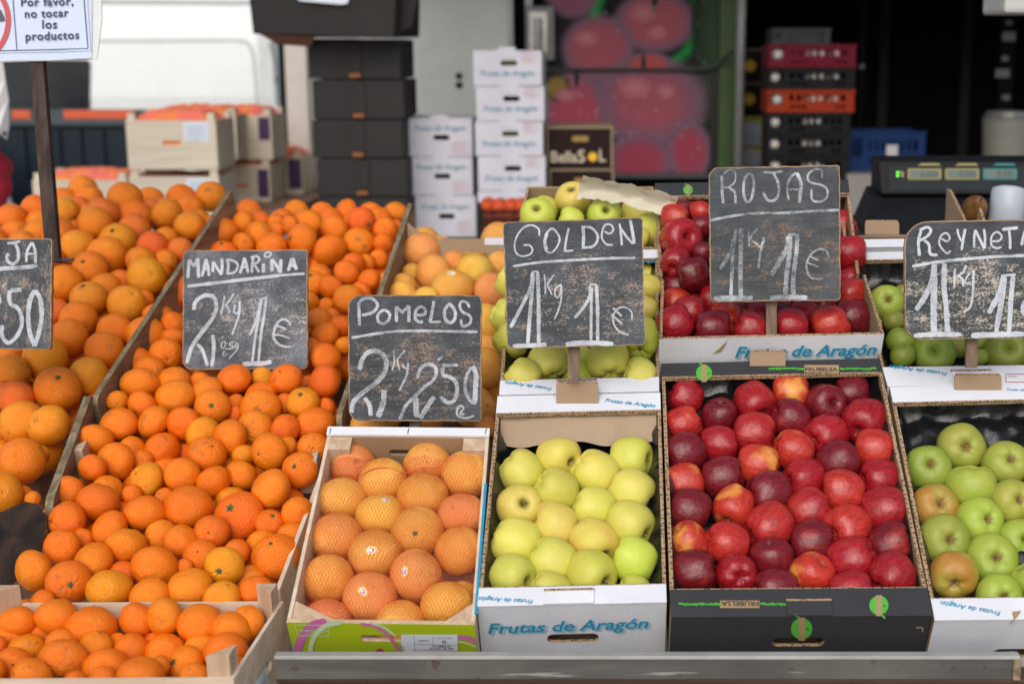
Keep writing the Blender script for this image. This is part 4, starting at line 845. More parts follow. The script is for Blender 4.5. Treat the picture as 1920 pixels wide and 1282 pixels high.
# ---------------------------------------------------------------- price slates
def slate_mat(name, wear, dust, vertical=False, tan=(.36, .26, .18), ctr=(0, .05), base=(.046, .053, .059), rad=.17):
    n = NT(name, .7, .25); sw = (lambda a, b: (a, a, b)) if not vertical else (lambda a, b: (b, a, a)); co = n.coord()
    g = n.noise(n.mapping(co, sw(26, 110)), 1, 5, .65, .5); fine = n.noise(n.mapping(co, sw(230, 420)), 1, 3, .7)
    blot = n.noise(co, 30, 7, .75); s3 = n.sep(co)
    dx = n.math('DIVIDE', n.math('SUBTRACT', s3[0], ctr[0]), rad * 1.2); dz = n.math('DIVIDE', n.math('SUBTRACT', s3[2], ctr[1]), rad * .75)
    mask = n.ramp(n.math('ADD', n.math('MULTIPLY', dx, dx), n.math('MULTIPLY', dz, dz)), 1.2, .0)
    c = n.mix(n.ramp(g, .3, .7), tuple(v * .62 for v in base), tuple(v * 1.2 for v in base))
    c = n.mix(n.ramp(blot, .35, .62, .55, 0), c, tuple(v * .5 for v in base))
    d = n.ramp(n.noise(n.mapping(co, (9, 9, 7)), 1, 4, .6), .36, .70, .2 * dust, dust); d = n.math('MULTIPLY', d, n.ramp(fine, .3, .65, .35, 1)); c = n.mix(d, c, (.33, .37, .43))
    s = n.math('ADD', n.math('ADD', n.math('MULTIPLY', fine, .42), n.math('MULTIPLY', blot, .33)), n.math('MULTIPLY', g, .25)); t = n.math('ADD', s, n.math('MULTIPLY', mask, wear * .68))
    c = n.mix(n.ramp(t, .605, .67, 0, .85), c, tan)
    c = n.mix(n.ramp(fine, .74, .80, 0, .4), c, tan)
    n.bump(n.math('ADD', g, fine), .25, .0015); return n.out(c)
def chalk_mat(name, cover, base, tone=(.58, .62, .68), vertical=False):
    n = NT(name, .85, .15); co = n.coord(); f = n.noise(co, 600, 2, .7); g = n.noise(n.mapping(co, (110, 110, 330) if not vertical else (330, 110, 110)), 1, 3, .7)
    s = n.math('ADD', n.math('MULTIPLY', f, .5), n.math('MULTIPLY', g, .5)); q = n.noise(co, 30, 3); s = n.math('ADD', s, n.math('MULTIPLY', n.math('SUBTRACT', q, .5), .7))
    k = n.math('ADD', n.math('MULTIPLY', n.math('SUBTRACT', s, .5), 2.6 - 1.4 * cover), cover - .08); k = n.ramp(k, 0, 1)
    return n.out(n.mix(k, base, tone))
def slate(label, corners, Z, strokes, origin, sc, mat, chalk, radii=(14, 14, 14, 14), stick=None, th=.011, seed=0, lean=0.0):
    rnd = random.Random(seed); TL, TR, BR, BL = [Vector(c) for c in corners]; w, h = (TR - TL).length, (BL - TL).length
    def bil(x, y): a, b = x / w, y / h; return (TL * (1 - a) + TR * a) * (1 - b) + (BL * (1 - a) + BR * a) * b
    fwd = c2w_dir(0, 0, 1); cy0 = (TL.y + BL.y) / 2
    hit = lambda px, py, o=0: atz(px, py, Z) - fwd * o
    o2 = rrect(0, 0, w, h, list(radii), 6); out = []
    for a, b in zip(o2, o2[1:] + o2[:1]):
        L = math.hypot(b[0] - a[0], b[1] - a[1]); k = max(1, int(L / 9))
        for i in range(k): t = i / k; out.append((a[0] + (b[0] - a[0]) * t + rnd.uniform(-.7, .7), a[1] + (b[1] - a[1]) * t + rnd.uniform(-.7, .7)))
    c0 = hit(*bil(w / 2, h)); root = empty('price_slate', c0, label, 'price slate', 'hand lettered price slates')
    def fn(x, y, k): p = bil(x, y); return hit(p.x, p.y, 0) + fwd * (k * th)
    m = MB(); m.plate(out, [], fn, 0, 1); o = m.build('board', [mat, M['slate_edge']], root)
    # worn bare rim along the edges, a chamfer of its own
    m = MB(); N = len(out); ctr = Vector((w / 2, h / 2))
    for i in range(N):
        a, b = Vector(out[i]), Vector(out[(i + 1) % N]); ia = a + (ctr - a).normalized() * (2.2 + 1.8 * mnoise.noise(Vector((i * .35, seed, 0)))); ib = b + (ctr - b).normalized() * (2.2 + 1.8 * mnoise.noise(Vector(((i + 1) % N * .35, seed, 0))))
        m.face([fn(a.x, a.y, 0) - fwd * .0003, fn(b.x, b.y, 0) - fwd * .0003, fn(ib.x, ib.y, 0) - fwd * .0004, fn(ia.x, ia.y, 0) - fwd * .0004])
    m.build('worn_rim', [M['slate_edge']], root, weld=False)
    m = MB()
    for i, (sw, pts) in enumerate(strokes):
        P = [(x / sc + origin[0], y / sc + origin[1]) for x, y in pts]; ribbon(m, P, sw * 1.14 / sc, hit, .0008 + .00003 * i, 0, .12, seed=seed)
    m.build('lettering', [chalk], root, weld=False)
    if stick:
        x0, x1, yb = stick; p0 = atz((x0 + x1) / 2, BL.y - 60, Z) + fwd * (th + .008); p1 = atz((x0 + x1) / 2, yb, Z) + fwd * (th + .008) ; sw = (x1 - x0) / F * Z
        m = MB(); m.box(p1 - Vector((sw / 2, 0, 0)), (sw, 0, 0), fwd * .012, p0 - p1); m.build('stake', [M['stick']], root, bevel=.001)
    return root
M['slate_edge'] = wood('worn_slate_edge', (.42, .29, .18), (.24, .16, .10), 12, 0, .8, .5)
S1 = [(28, [(115, 340), (122, 240), (130, 165)]), (22, [(130, 165), (175, 230)]), (22, [(175, 230), (210, 150)]), (28, [(210, 150), (215, 250), (218, 335)]), (24, [(250, 325), (272, 240), (290, 155)]), (24, [(290, 155), (310, 240), (318, 320)]), (20, [(262, 255), (312, 250)]),
 (24, [(355, 285), (358, 180)]), (22, [(358, 180), (400, 250), (437, 310)]), (24, [(437, 310), (445, 225), (442, 150)]), (22, [(495, 295), (505, 230), (495, 165)]), (20, [(480, 165), (520, 165), (580, 190), (595, 235), (560, 285), (490, 300)]), (24, [(615, 295), (640, 220), (660, 145)]), (24, [(660, 145), (680, 220), (695, 290)]), (18, [(630, 235), (690, 235)]),
 (24, [(730, 290), (735, 220), (745, 140)]), (20, [(720, 145), (770, 130), (800, 150), (790, 185), (745, 210)]), (22, [(745, 205), (775, 240), (800, 285)]), (30, [(840, 290), (843, 200)]), (13, [(850, 120), (870, 95), (905, 95), (915, 115), (890, 138), (860, 135), (850, 120)]), (28, [(925, 275), (920, 160)]), (26, [(920, 160), (965, 215), (1005, 290)]), (28, [(1005, 290), (1010, 160)]),
 (28, [(1080, 270), (1100, 210), (1115, 150)]), (28, [(1125, 145), (1140, 200), (1160, 260)]), (22, [(1085, 220), (1160, 225)]), (28, [(110, 420), (400, 385), (700, 350), (1000, 315)]), (20, [(1000, 315), (1120, 306), (1240, 298)]),
 (34, [(175, 645), (185, 580), (230, 530), (310, 505), (370, 530), (390, 600), (375, 680), (330, 760), (260, 850), (200, 930), (150, 1010), (125, 1090), (105, 1160)]), (28, [(205, 975), (250, 1020), (280, 1100), (305, 1180)]), (30, [(355, 885), (365, 980), (360, 1100), (345, 1190)]),
 (18, [(470, 510), (455, 600), (435, 690)]), (16, [(560, 485), (520, 550), (470, 610)]), (16, [(480, 600), (510, 640), (515, 680)]), (16, [(570, 595), (560, 650), (575, 680), (605, 660), (615, 560)]), (18, [(615, 560), (610, 680), (580, 780), (540, 885)]),
 (20, [(815, 545), (800, 640), (760, 780), (710, 890)]), (22, [(825, 545), (800, 700), (765, 900), (735, 1150)]), (22, [(870, 535), (850, 700), (820, 880), (795, 1150)]), (16, [(810, 550), (880, 520)]), (38, [(640, 1168), (750, 1162), (850, 1158), (920, 1140)]),
 (20, [(1105, 795), (1080, 755), (1030, 735), (980, 770), (945, 850), (945, 920), (990, 975), (1050, 1000), (1105, 1000)]), (16, [(945, 800), (1000, 805), (1065, 835)]), (16, [(925, 885), (1010, 890), (1095, 920)]),
 (10, [(450, 955), (435, 990), (450, 1010), (475, 990), (475, 955), (455, 945)]), (10, [(495, 960), (500, 970)]), (10, [(555, 955), (520, 965), (520, 985), (548, 990), (550, 1010), (522, 1018)]), (10, [(575, 985), (590, 970), (600, 985), (580, 1010), (570, 1000), (580, 975)]), (9, [(600, 980), (590, 1030), (510, 1115)]), (9, [(470, 1018), (530, 1020)]), (9, [(470, 1040), (450, 1080), (480, 1085)]), (9, [(485, 1060), (490, 1085)])]
S2 = [(26, [(160, 140), (165, 240), (170, 345)]), (24, [(150, 150), (200, 105), (270, 95), (325, 130), (330, 180), (280, 230), (190, 250)]), (24, [(400, 200), (350, 230), (335, 280), (355, 320), (400, 325), (440, 290), (445, 235), (400, 200)]), (28, [(510, 315), (510, 170)]), (24, [(510, 170), (560, 220), (575, 215), (625, 160)]), (28, [(625, 160), (625, 315)]),
 (24, [(690, 250), (770, 240), (770, 190), (730, 175), (690, 210), (685, 280), (720, 315), (755, 310)]), (26, [(855, 120), (840, 220), (820, 320)]), (18, [(820, 315), (920, 310)]), (26, [(990, 150), (955, 210), (965, 290), (1010, 320), (1050, 280), (1050, 210), (1005, 150), (990, 150)]), (22, [(1185, 180), (1160, 135), (1110, 125), (1095, 170), (1120, 220), (1180, 250), (1200, 290), (1180, 335), (1120, 350), (1105, 290)]),
 (22, [(95, 460), (300, 425), (500, 400), (750, 395), (1000, 400), (1260, 405)]), (38, [(170, 755), (190, 670), (240, 600), (310, 580), (380, 610), (415, 680), (405, 770), (350, 850), (260, 920), (170, 990), (110, 1060), (95, 1150)]), (34, [(215, 1010), (260, 1080), (275, 1180)]), (44, [(395, 940), (390, 1050), (340, 1190)]),
 (14, [(485, 575), (490, 680), (470, 765)]), (14, [(590, 575), (540, 630), (520, 670), (540, 760)]), (14, [(565, 700), (580, 730), (610, 740), (620, 690)]), (18, [(620, 690), (605, 800), (560, 900), (535, 950)]), (28, [(705, 830), (730, 750), (790, 705), (860, 720), (880, 780), (850, 850), (760, 920), (680, 1000), (600, 1080), (555, 1180), (540, 1215)]), (44, [(690, 1010), (690, 1100), (700, 1190)]), (38, [(860, 1000), (800, 1090), (730, 1205)]),
 (24, [(890, 665), (940, 635)]), (26, [(935, 715), (1080, 710)]), (32, [(940, 730), (940, 800), (1000, 820), (1060, 870), (1070, 960), (1040, 1040), (980, 1055), (915, 1000)]), (26, [(1200, 730), (1150, 840), (1150, 960), (1200, 1050), (1245, 1060)]), (40, [(1215, 720), (1245, 800), (1240, 950), (1235, 1060)]), (18, [(1140, 1165), (1100, 1160), (1130, 1110), (1100, 1085), (1070, 1130), (1080, 1180), (1150, 1200), (1230, 1180)])]
S3 = [(14, [(385, 225), (380, 165), (320, 130), (250, 150), (190, 220), (165, 310), (180, 375), (230, 405), (300, 390), (325, 350), (300, 310), (245, 305)]), (16, [(490, 160), (445, 210), (430, 290), (450, 360), (500, 370), (550, 310), (565, 240), (520, 170), (480, 160)]), (24, [(455, 200), (435, 280), (455, 350)]), (18, [(648, 155), (625, 260), (612, 365)]), (16, [(612, 362), (690, 355)]), (26, [(775, 150), (780, 240), (775, 325)]), (20, [(760, 145), (840, 150), (895, 200), (905, 260), (860, 320), (765, 330)]),
 (15, [(965, 185), (1010, 205), (1045, 170), (1020, 125), (970, 130), (945, 190), (945, 250), (985, 300), (1040, 305)]), (18, [(1100, 115), (1115, 230), (1120, 310)]), (20, [(1105, 150), (1160, 230), (1220, 295)]), (24, [(1195, 85), (1215, 190), (1232, 295)]), (20, [(150, 495), (400, 460), (700, 440), (1000, 425), (1240, 422)]),
 (28, [(325, 550), (310, 680), (230, 850), (130, 1040)]), (30, [(330, 550), (318, 750), (300, 950), (283, 1190)]), (30, [(370, 545), (378, 750), (380, 950), (380, 1180)]), (12, [(315, 545), (375, 540)]), (34, [(150, 1205), (300, 1200), (450, 1190)]), (14, [(430, 565), (440, 660), (438, 745)]), (14, [(520, 570), (455, 655)]), (13, [(455, 655), (500, 750)]),
 (13, [(575, 660), (535, 690), (525, 750), (555, 770), (580, 700), (575, 650)]), (15, [(580, 660), (580, 790), (550, 900), (520, 965)]), (24, [(835, 665), (835, 760), (780, 860), (700, 955)]), (22, [(850, 680), (848, 850), (845, 1160)]), (26, [(895, 665), (905, 900), (905, 1160)]), (14, [(835, 655), (900, 660)]), (38, [(620, 1190), (800, 1175), (1045, 1185)]),
 (14, [(1210, 970), (1205, 900), (1150, 860), (1090, 870), (1045, 930), (1050, 1010), (1100, 1075), (1180, 1105)]), (18, [(1040, 865), (1120, 940)]), (16, [(1025, 920), (1125, 1010)])]
S4 = [(22, [(175, 135), (178, 250), (185, 375)]), (12, [(190, 125), (240, 85), (290, 110), (285, 190), (230, 235), (180, 235)]), (18, [(240, 240), (285, 280), (295, 375)]), (20, [(405, 110), (370, 170), (362, 280), (390, 360), (430, 330), (450, 220), (440, 140), (405, 110)]), (16, [(535, 105), (620, 110), (700, 95)]), (20, [(620, 115), (655, 190), (665, 280), (630, 345), (570, 345), (530, 275)]), (18, [(810, 110), (760, 160), (735, 240), (750, 345)]), (26, [(820, 110), (855, 200), (850, 290), (840, 370)]), (14, [(735, 255), (850, 255)]),
 (16, [(1035, 155), (1030, 90), (970, 85), (915, 130), (930, 190), (1030, 215), (1080, 260), (1070, 330), (1010, 360), (950, 340), (945, 250)]), (20, [(75, 520), (250, 485), (450, 460), (700, 455), (950, 440), (1180, 430)]), (26, [(275, 680), (250, 790), (160, 940)]), (26, [(300, 600), (275, 750), (262, 950), (255, 1170)]), (34, [(340, 590), (340, 800), (335, 1000), (340, 1180)]), (40, [(110, 1190), (250, 1185), (440, 1185)]), (13, [(400, 590), (410, 660), (408, 745)]), (13, [(480, 590), (425, 670), (490, 735)]), (12, [(525, 660), (540, 700), (500, 745), (485, 735)]), (18, [(530, 690), (505, 800), (490, 930)]),
 (36, [(750, 650), (730, 760), (600, 990)]), (34, [(760, 650), (755, 800), (730, 1000), (720, 1160)]), (32, [(825, 640), (815, 800), (790, 1000), (790, 1160)]), (20, [(745, 640), (840, 640)]), (36, [(585, 1185), (750, 1175), (910, 1185)]), (14, [(1095, 840), (1075, 785), (1020, 765), (950, 800), (905, 880), (910, 960), (950, 1015), (1045, 1020)]), (12, [(920, 820), (1005, 865)]), (12, [(905, 880), (1010, 920)])]
S5 = [(26, [(240, 165), (215, 270), (225, 410)]), (24, [(225, 160), (300, 135), (335, 165), (300, 220), (225, 265)]), (24, [(270, 260), (315, 300), (330, 390), (400, 400)]), (16, [(430, 240), (490, 270), (515, 230), (480, 190), (430, 220), (415, 290), (450, 350), (490, 385), (525, 360)]), (18, [(590, 150), (600, 210), (630, 270)]), (22, [(665, 150), (645, 250), (630, 355)]), (20, [(750, 325), (750, 240), (760, 160)]), (24, [(760, 160), (810, 260), (850, 340)]), (22, [(850, 340), (855, 240), (845, 150)]),
 (17, [(920, 270), (990, 265), (1015, 220), (970, 180), (920, 220), (915, 300), (960, 335), (1015, 325)]), (28, [(1020, 155), (1170, 140)]), (22, [(1085, 160), (1095, 250), (1095, 345)]), (24, [(1260, 130), (1230, 200), (1205, 310)]), (24, [(1260, 130), (1300, 230), (1320, 340)]), (18, [(1215, 260), (1310, 255)]), (26, [(155, 510), (350, 475), (600, 445), (850, 425), (1000, 415), (1400, 400)]),
 (44, [(370, 490), (350, 620), (290, 780), (190, 930)]), (52, [(365, 500), (365, 700), (360, 900), (365, 1180)]), (44, [(465, 480), (460, 700), (480, 900), (495, 1150)]), (40, [(170, 1175), (350, 1165), (630, 1165)]), (18, [(565, 530), (560, 620), (560, 715)]), (18, [(675, 505), (640, 570), (580, 610)]), (20, [(600, 600), (640, 640), (645, 700)]), (14, [(710, 570), (665, 640), (680, 680), (720, 670)]), (20, [(745, 545), (740, 680), (735, 800), (710, 900), (650, 950)]),
 (44, [(1030, 600), (1000, 750), (890, 960)]), (44, [(1040, 600), (1020, 800), (960, 1140)]), (40, [(1125, 600), (1105, 800), (1085, 1140)]), (20, [(1010, 600), (1150, 590)]), (46, [(720, 1175), (950, 1165), (1230, 1160)]), (34, [(1400, 820), (1310, 800), (1230, 860), (1220, 950), (1290, 1010), (1390, 1000)])]
S6 = [(22, [(75, 140), (140, 135), (205, 120)]), (28, [(150, 140), (180, 200), (185, 290), (140, 345), (85, 325), (70, 280), (85, 240)]), (24, [(320, 130), (275, 220), (265, 330)]), (24, [(325, 130), (355, 220), (360, 340)]), (18, [(270, 245), (365, 245)]), (36, [(-600, 440), (-200, 420), (0, 395), (200, 385), (380, 365)]), (14, [(25, 580), (70, 530)]), (42, [(215, 605), (110, 612)]), (34, [(100, 610), (95, 690), (110, 750), (180, 790), (220, 880), (215, 980), (160, 1080), (90, 1135), (40, 1100), (20, 1040), (25, 960)]),
 (40, [(350, 610), (300, 720), (285, 880), (300, 1030), (350, 1170)]), (40, [(355, 610), (405, 700), (420, 860), (395, 1020), (350, 1170)]), (30, [(-40, 640), (-5, 680), (0, 740)])]
def crn(o, s, *c): return [(x / s + o[0], y / s + o[1]) for x, y in c]
DK = (.085, .095, .105)
slate('worn slate chalked MANDARINA standing in the mandarin heap', crn((330, 455), 5.127, (70, 72), (1265, 68), (1264, 1217), (63, 1219)), 2.96, S1, (330, 455), 5.127, slate_mat('slate_mandarin', .14, .85, tan=(.46, .42, .38), ctr=(.02, .10)), chalk_mat('chalk_mandarin', .80, DK), (4, 10, 18, 10), (466, 478, 730), seed=1)
slate('dark worn slate chalked POMELOS behind the netted grapefruit crate', crn((640, 540), 4.93, (62, 65), (1297, 65), (1295, 1232), (70, 1225)), 2.66, S2, (640, 540), 4.93, slate_mat('slate_pomelo', .16, .30, tan=(.30, .20, .14), ctr=(0, .09)), chalk_mat('chalk_pomelo', .62, DK), (10, 8, 20, 24), (765, 786, 850), seed=2)
slate('slate chalked GOLDEN tilted over the yellow apples', crn((930, 395), 4.748, (60, 105), (1305, 60), (1328, 1195), (100, 1228)), 2.56, S3, (930, 395), 4.748, slate_mat('slate_golden', .15, .34, tan=(.34, .26, .21), ctr=(.01, .08)), chalk_mat('chalk_golden', .74, DK), (6, 8, 10, 8), (1064, 1087, 712), seed=3)
slate('dark slate chalked ROJAS over the red apples, tallest of all', crn((1315, 300), 4.578, (62, 68), (1188, 45), (1195, 1205), (75, 1220)), 2.68, S4, (1315, 300), 4.578, slate_mat('slate_red', .13, .20, tan=(.30, .16, .07), ctr=(.01, .08), base=(.062, .070, .075)), chalk_mat('chalk_red', .52, (.06, .068, .074), (.56, .62, .67)), (6, 6, 16, 18), (1439, 1459, 630), seed=4)
slate('slate chalked REYNETA with bold white strokes over the green apples', crn((1680, 400), 5.129, (82, 78), (1432, 58), (1440, 1200), (86, 1212)), 2.56, S5, (1680, 400), 5.129, slate_mat('slate_reyneta', .17, .26, tan=(.52, .46, .38), ctr=(0, .07)), chalk_mat('chalk_reyneta', .82, DK), (6, 8, 30, 44), (1817, 1838, 690), seed=5)
slate('slate ending in JA at the frame edge, standing in the orange heap', crn((0, 430), 5.343, (-720, 98), (522, 92), (508, 1202), (-735, 1195)), 2.72, S6, (0, 430), 5.343, slate_mat('slate_orange', .15, .36, True, tan=(.33, .25, .20), ctr=(.10, .10)), chalk_mat('chalk_orange', .72, DK, vertical=True), (6, 6, 8, 8), None, seed=6)

# ---------------------------------------------------------------- printed notice on a stake
Zs = 3.0; fwd = c2w_dir(0, 0, 1); NH = lambda x, y, o=0: atz(x, y, Zs) - fwd * (o + .0012 * math.sin(x * .05))
root = empty('notice_sign', atz(80, 300, Zs), 'white printed notice on a dark wooden stake in the orange heap', 'sign')
m = MB(); N = 14
def sheet(x0, x1, yt, yl, yr, o, mi):
    for i in range(N):
        a, b = x0 + (x1 - x0) * i / N, x0 + (x1 - x0) * (i + 1) / N; ya, yb = yl + (yr - yl) * i / N, yl + (yr - yl) * (i + 1) / N
        m.face([NH(a, ya, o), NH(b, yb, o), NH(b, yt, o), NH(a, yt, o)], mi)
m.plate([(-190, 124), (182, 111), (191, 38), (187, -150), (-190, -150)], [], lambda x, y, k: NH(x, y, 0) + fwd * .003 * k, 0); m.build('plastic_sleeve', [plain('plastic_sleeve', (.62, .64, .64), .3)], root)
m = MB(); sheet(-190, 173, -150, 122, 110, .0015, 0); m.build('paper_sheet', [plain('notice_paper', (.56, .64, .82), .6, .04)], root)
m = MB(); H = lambda x, y, o: NH(x, y, .0028 + o)
for w, a, b in ((1.6, (24, -20), (33, 96)), (1.8, (157, -20), (166, 92)), (1.6, (-180, 101), (166, 92)), (.6, (164, -20), (172, 97)), (.6, (-180, 105), (172, 97))): ribbon(m, [a, b], w, H, 0, 0, 0)
def line(t, x0, y0, x1, y1):
    a, b = NH(x0, y0, .0035), NH(x1, y1, .0035); u = b - a; w = u.length; u.normalize(); v = (-fwd).cross(u); text_mb(m, t, lambda x, y: a + u * x + v * y, w, mi=0, bold=.022, space=1.12)
line('Por favor,', 41, 13, 139, 11); line('no tocar', 48, 34.5, 130, 32); line('los', 80, 54.5, 108, 54); line('productos', 49.5, 77, 150, 74)
m.build('lettering', [plain('notice_ink', (.035, .05, .09), .6)], root, weld=False); m = MB()
for k in range(60):
    a, b = 2 * math.pi * k / 60, 2 * math.pi * (k + 1) / 60; P = [(-62 + r * math.cos(t), 40 + r * 1.0 * math.sin(t)) for r, t in ((74, a), (84, a), (84, b), (74, b))]; m.face([NH(x, y, .0035) for x, y in P], 1)
ribbon(m, [(-115, -15), (-30, 72), (-8, 100)], 11, H, .001, 1, 0)
m.plate([(-30, 5), (-8, 12), (3, 20), (9, 32), (11, 40), (4, 42), (-6, 40), (-14, 46), (-22, 50), (-32, 44)], [], lambda x, y, k: NH(x, y, .0031 - .0002 * k), 2)
m.build('prohibition_symbol', [plain('notice_dark', (.035, .05, .09), .6), plain('notice_red', (.52, .08, .09), .6), plain('notice_grey', (.075, .09, .095), .6)], root, weld=False)
m = MB(); p0, p1 = atz(64, 100, Zs) + fwd * .006, atz(96, 492, Zs) + fwd * .006; m.box(p1 - Vector((.0145, 0, 0)), (.029, 0, 0), fwd * .02, p0 - p1); m.build('stake', [M['dark_stick']], root, bevel=.0015)
m = MB(); a = atz(98, 490, Zs - .01); m.box(a, (.042, 0, 0), (0, .012, 0), (0, 0, .005)); m.build('bracket', [M['staple']], root)

# ---------------------------------------------------------------- the stand
lip = HEAP; root = empty('market_stand', (-.3, 2.6, 0), 'long grey metal fronted fruit stand carrying all the cartons', 'stand')
def metal():
    n = NT('weathered_zinc', .6, .4, .15); co = n.coord(); f = n.noise(co, 5, 5, .6); g = n.noise(n.mapping(co, (3, 60, 60)), 1, 4)
    c = n.mix(n.ramp(f, .3, .75), (.075, .075, .068), (.125, .122, .110)); c = n.mix(n.ramp(g, .45, .8, 0, .35), c, (.22, .21, .195))
    c = n.mix(n.ramp(n.noise(co, 26, 5, .7), .60, .67, 0, .85), c, (.07, .035, .018)); c = n.mix(n.ramp(n.noise(n.mapping(co, (6, 80, 80)), 1, 3), .68, .74, 0, .5), c, (.45, .45, .42))
    n.bump(f, .1, .01); return n.out(c, n.ramp(f, .3, .7, .5, .7))
M['zinc'] = metal(); M['rim'] = plain('bright_worn_rim', (.42, .42, .40), .5, .3, 18, metal=.3)
M['rusty'] = wood('rusty_beam', (.12, .075, .05), (.05, .03, .02), 4, 0, .75, .6)
yl = 2.02
pl, pr = aty(515, 1227, yl), aty(1908, 1223, yl); pz = (pl.z + pr.z) / 2 - .0085; zb = aty(1200, 1273, yl).z
m = MB(); m.abox(pl.x, pr.x, yl, yl + .012, zb, pz); m.build('front_rail', [M['zinc']], root, bevel=.0015)
m = MB(); m.abox(pl.x, pr.x + .004, yl - .003, yl + .014, pz + .0003, pz + .006); m.build('rail_rim', [M['rim']], root, bevel=.001)
m = MB(); m.abox(pl.x, pr.x + .02, yl + .003, yl + .04, zb - .006, zb - .0005); m.build('rail_flange', [M['rusty']], root)
m = MB(); m.abox(pl.x, pr.x + .3, yl + .012, yl + .06, zb - .09, zb - .0065); m.build('beam', [M['rusty']], root)
m = MB(); m.abox(pr.x - .006, pr.x + .006, yl - .005, yl + .03, zb, pz + .0005); m.build('corner_cap', [M['ply_edge']], root, bevel=.002)
def slab(p, q, pl_, off, th):
    a, b = pl_.hit(*p, off), pl_.hit(*q, off); return a, b
for nm, plane, xs, yb, yt, off in (('deck', CART, (930, 2130), 1150, 500, -.158), ('deck', HEAP, (-500, 940), 1130, 470, -.165)):
    a, b, c_, d_ = plane.hit(xs[0], yb, off), plane.hit(xs[1], yb, off), plane.hit(xs[1], yt, off), plane.hit(xs[0], yt, off)
    x0, x1 = a.x, max(b.x, c_.x)
    if plane is HEAP: x0, x1 = -1.6, CART.hit(930, 1150, off).x - .001
    m = MB(); m.hexa([Vector((x0, a.y, a.z)) - plane.n * .02, Vector((x1, a.y, a.z)) - plane.n * .02, Vector((x1, c_.y, c_.z)) - plane.n * .02, Vector((x0, c_.y, c_.z)) - plane.n * .02, Vector((x0, a.y, a.z)), Vector((x1, a.y, a.z)), Vector((x1, c_.y, c_.z)), Vector((x0, c_.y, c_.z))])
    m.build(nm, [M['ply']], root)
for x in (-1.3, -.3, .85):
    for y in (2.09, 3.1): m = MB(); m.abox(x, x + .045, y, y + .045, 0, .52 if y < 3 else .75); m.build('leg', [M['rusty']], root)
zc = (c[0] - hgt).z
m = MB(); m.abox(-1.45, -.42, 1.62, yl - .004, zc - .06, zc - .03); m.build('low_shelf', [M['ply']], root)
for x in (-1.4, -.5): m = MB(); m.abox(x, x + .04, 1.65, 1.69, 0, zc - .0605); m.build('leg', [M['rusty']], root)

# ---------------------------------------------------------------- ground, platform, shop front
def struct(o): o['kind'] = 'structure'; return o
def bounce_paving():
    n = NT('pale_bounce_paving', .85, .3); f = n.noise(n.coord(), 60, 6, .7); return n.out(n.mix(f, (.30, .29, .275), (.42, .41, .39)))  # ground out of view, paled to bounce light up onto the carton fronts
m = MB(); m.face([(-150, -150, 0), (150, -150, 0), (150, 150, 0), (-150, 150, 0)]); struct(m.build('ground', [bounce_paving()]))
PZ = .72
m = MB(); m.abox(-2.9, 3.2, 5.3, 12.5, .0, PZ); struct(m.build('loading_platform', [plain('concrete', (.24, .23, .22), .85, .2, 5)]))
def X(px, Y): return aty(px, 300, Y).x
def Zz(py, Y): return aty(1100, py, Y).z
YW = 7.7; shop = empty('market_shop', (0, YW, PZ), 'grey walled market shop with painted fruit door and dark interior', 'shop')
def wall_mat():
    n = NT('stained_plaster', .8, .3); co = n.coord(); f = n.noise(co, 3, 5, .65); c = n.mix(n.ramp(f, .3, .7), (.72, .75, .72), (.82, .845, .82))
    c = n.mix(n.ramp(n.noise(n.mapping(co, (7, 7, 1.2)), 1, 5, .7), .58, .72, 0, .35), c, (.46, .43, .36)); c = n.mix(n.ramp(n.noise(co, 11, 4, .7), .68, .74, 0, .7), c, (.30, .26, .20)); return n.out(c)
TOP = 2.45
m = MB(); m.abox(X(548, YW), X(962, YW), YW, YW + .15, PZ, TOP); m.build('wall', [wall_mat()], shop)
m = MB(); m.abox(X(545, YW), X(585, YW), YW - .05, YW - .002, PZ, TOP); m.build('trim_post', [plain('beige_trim', (.72, .68, .64), .6)], shop)
m = MB(); m.abox(X(536, YW), X(545, YW) - .001, YW - .06, YW - .01, PZ, TOP); m.build('dark_edge', [M['dark']], shop)
m = MB()
for py in (143, 160): 
    for k in range(1): m.lathe([(0, 0), (.018, 0), (.018, .006), (.011, .008), (0, .006)], 12, 0, Matrix.Translation((X(864, YW), YW - .001, Zz(py, YW))) @ Matrix.Rotation(R(90), 4, 'X'))
m.build('bolt', [M['dark']], shop)
m = MB(); m.abox(X(962, YW) + .001, X(985, YW), YW + .03, YW + .15, PZ, TOP); m.build('dark_gap', [M['dark']], shop)
m = MB(); m.abox(X(958, YW), X(966, YW), YW - .02, YW - .001, PZ, TOP); m.build('metal_edge', [plain('grey_metal', (.30, .30, .30), .4, metal=.6)], shop)
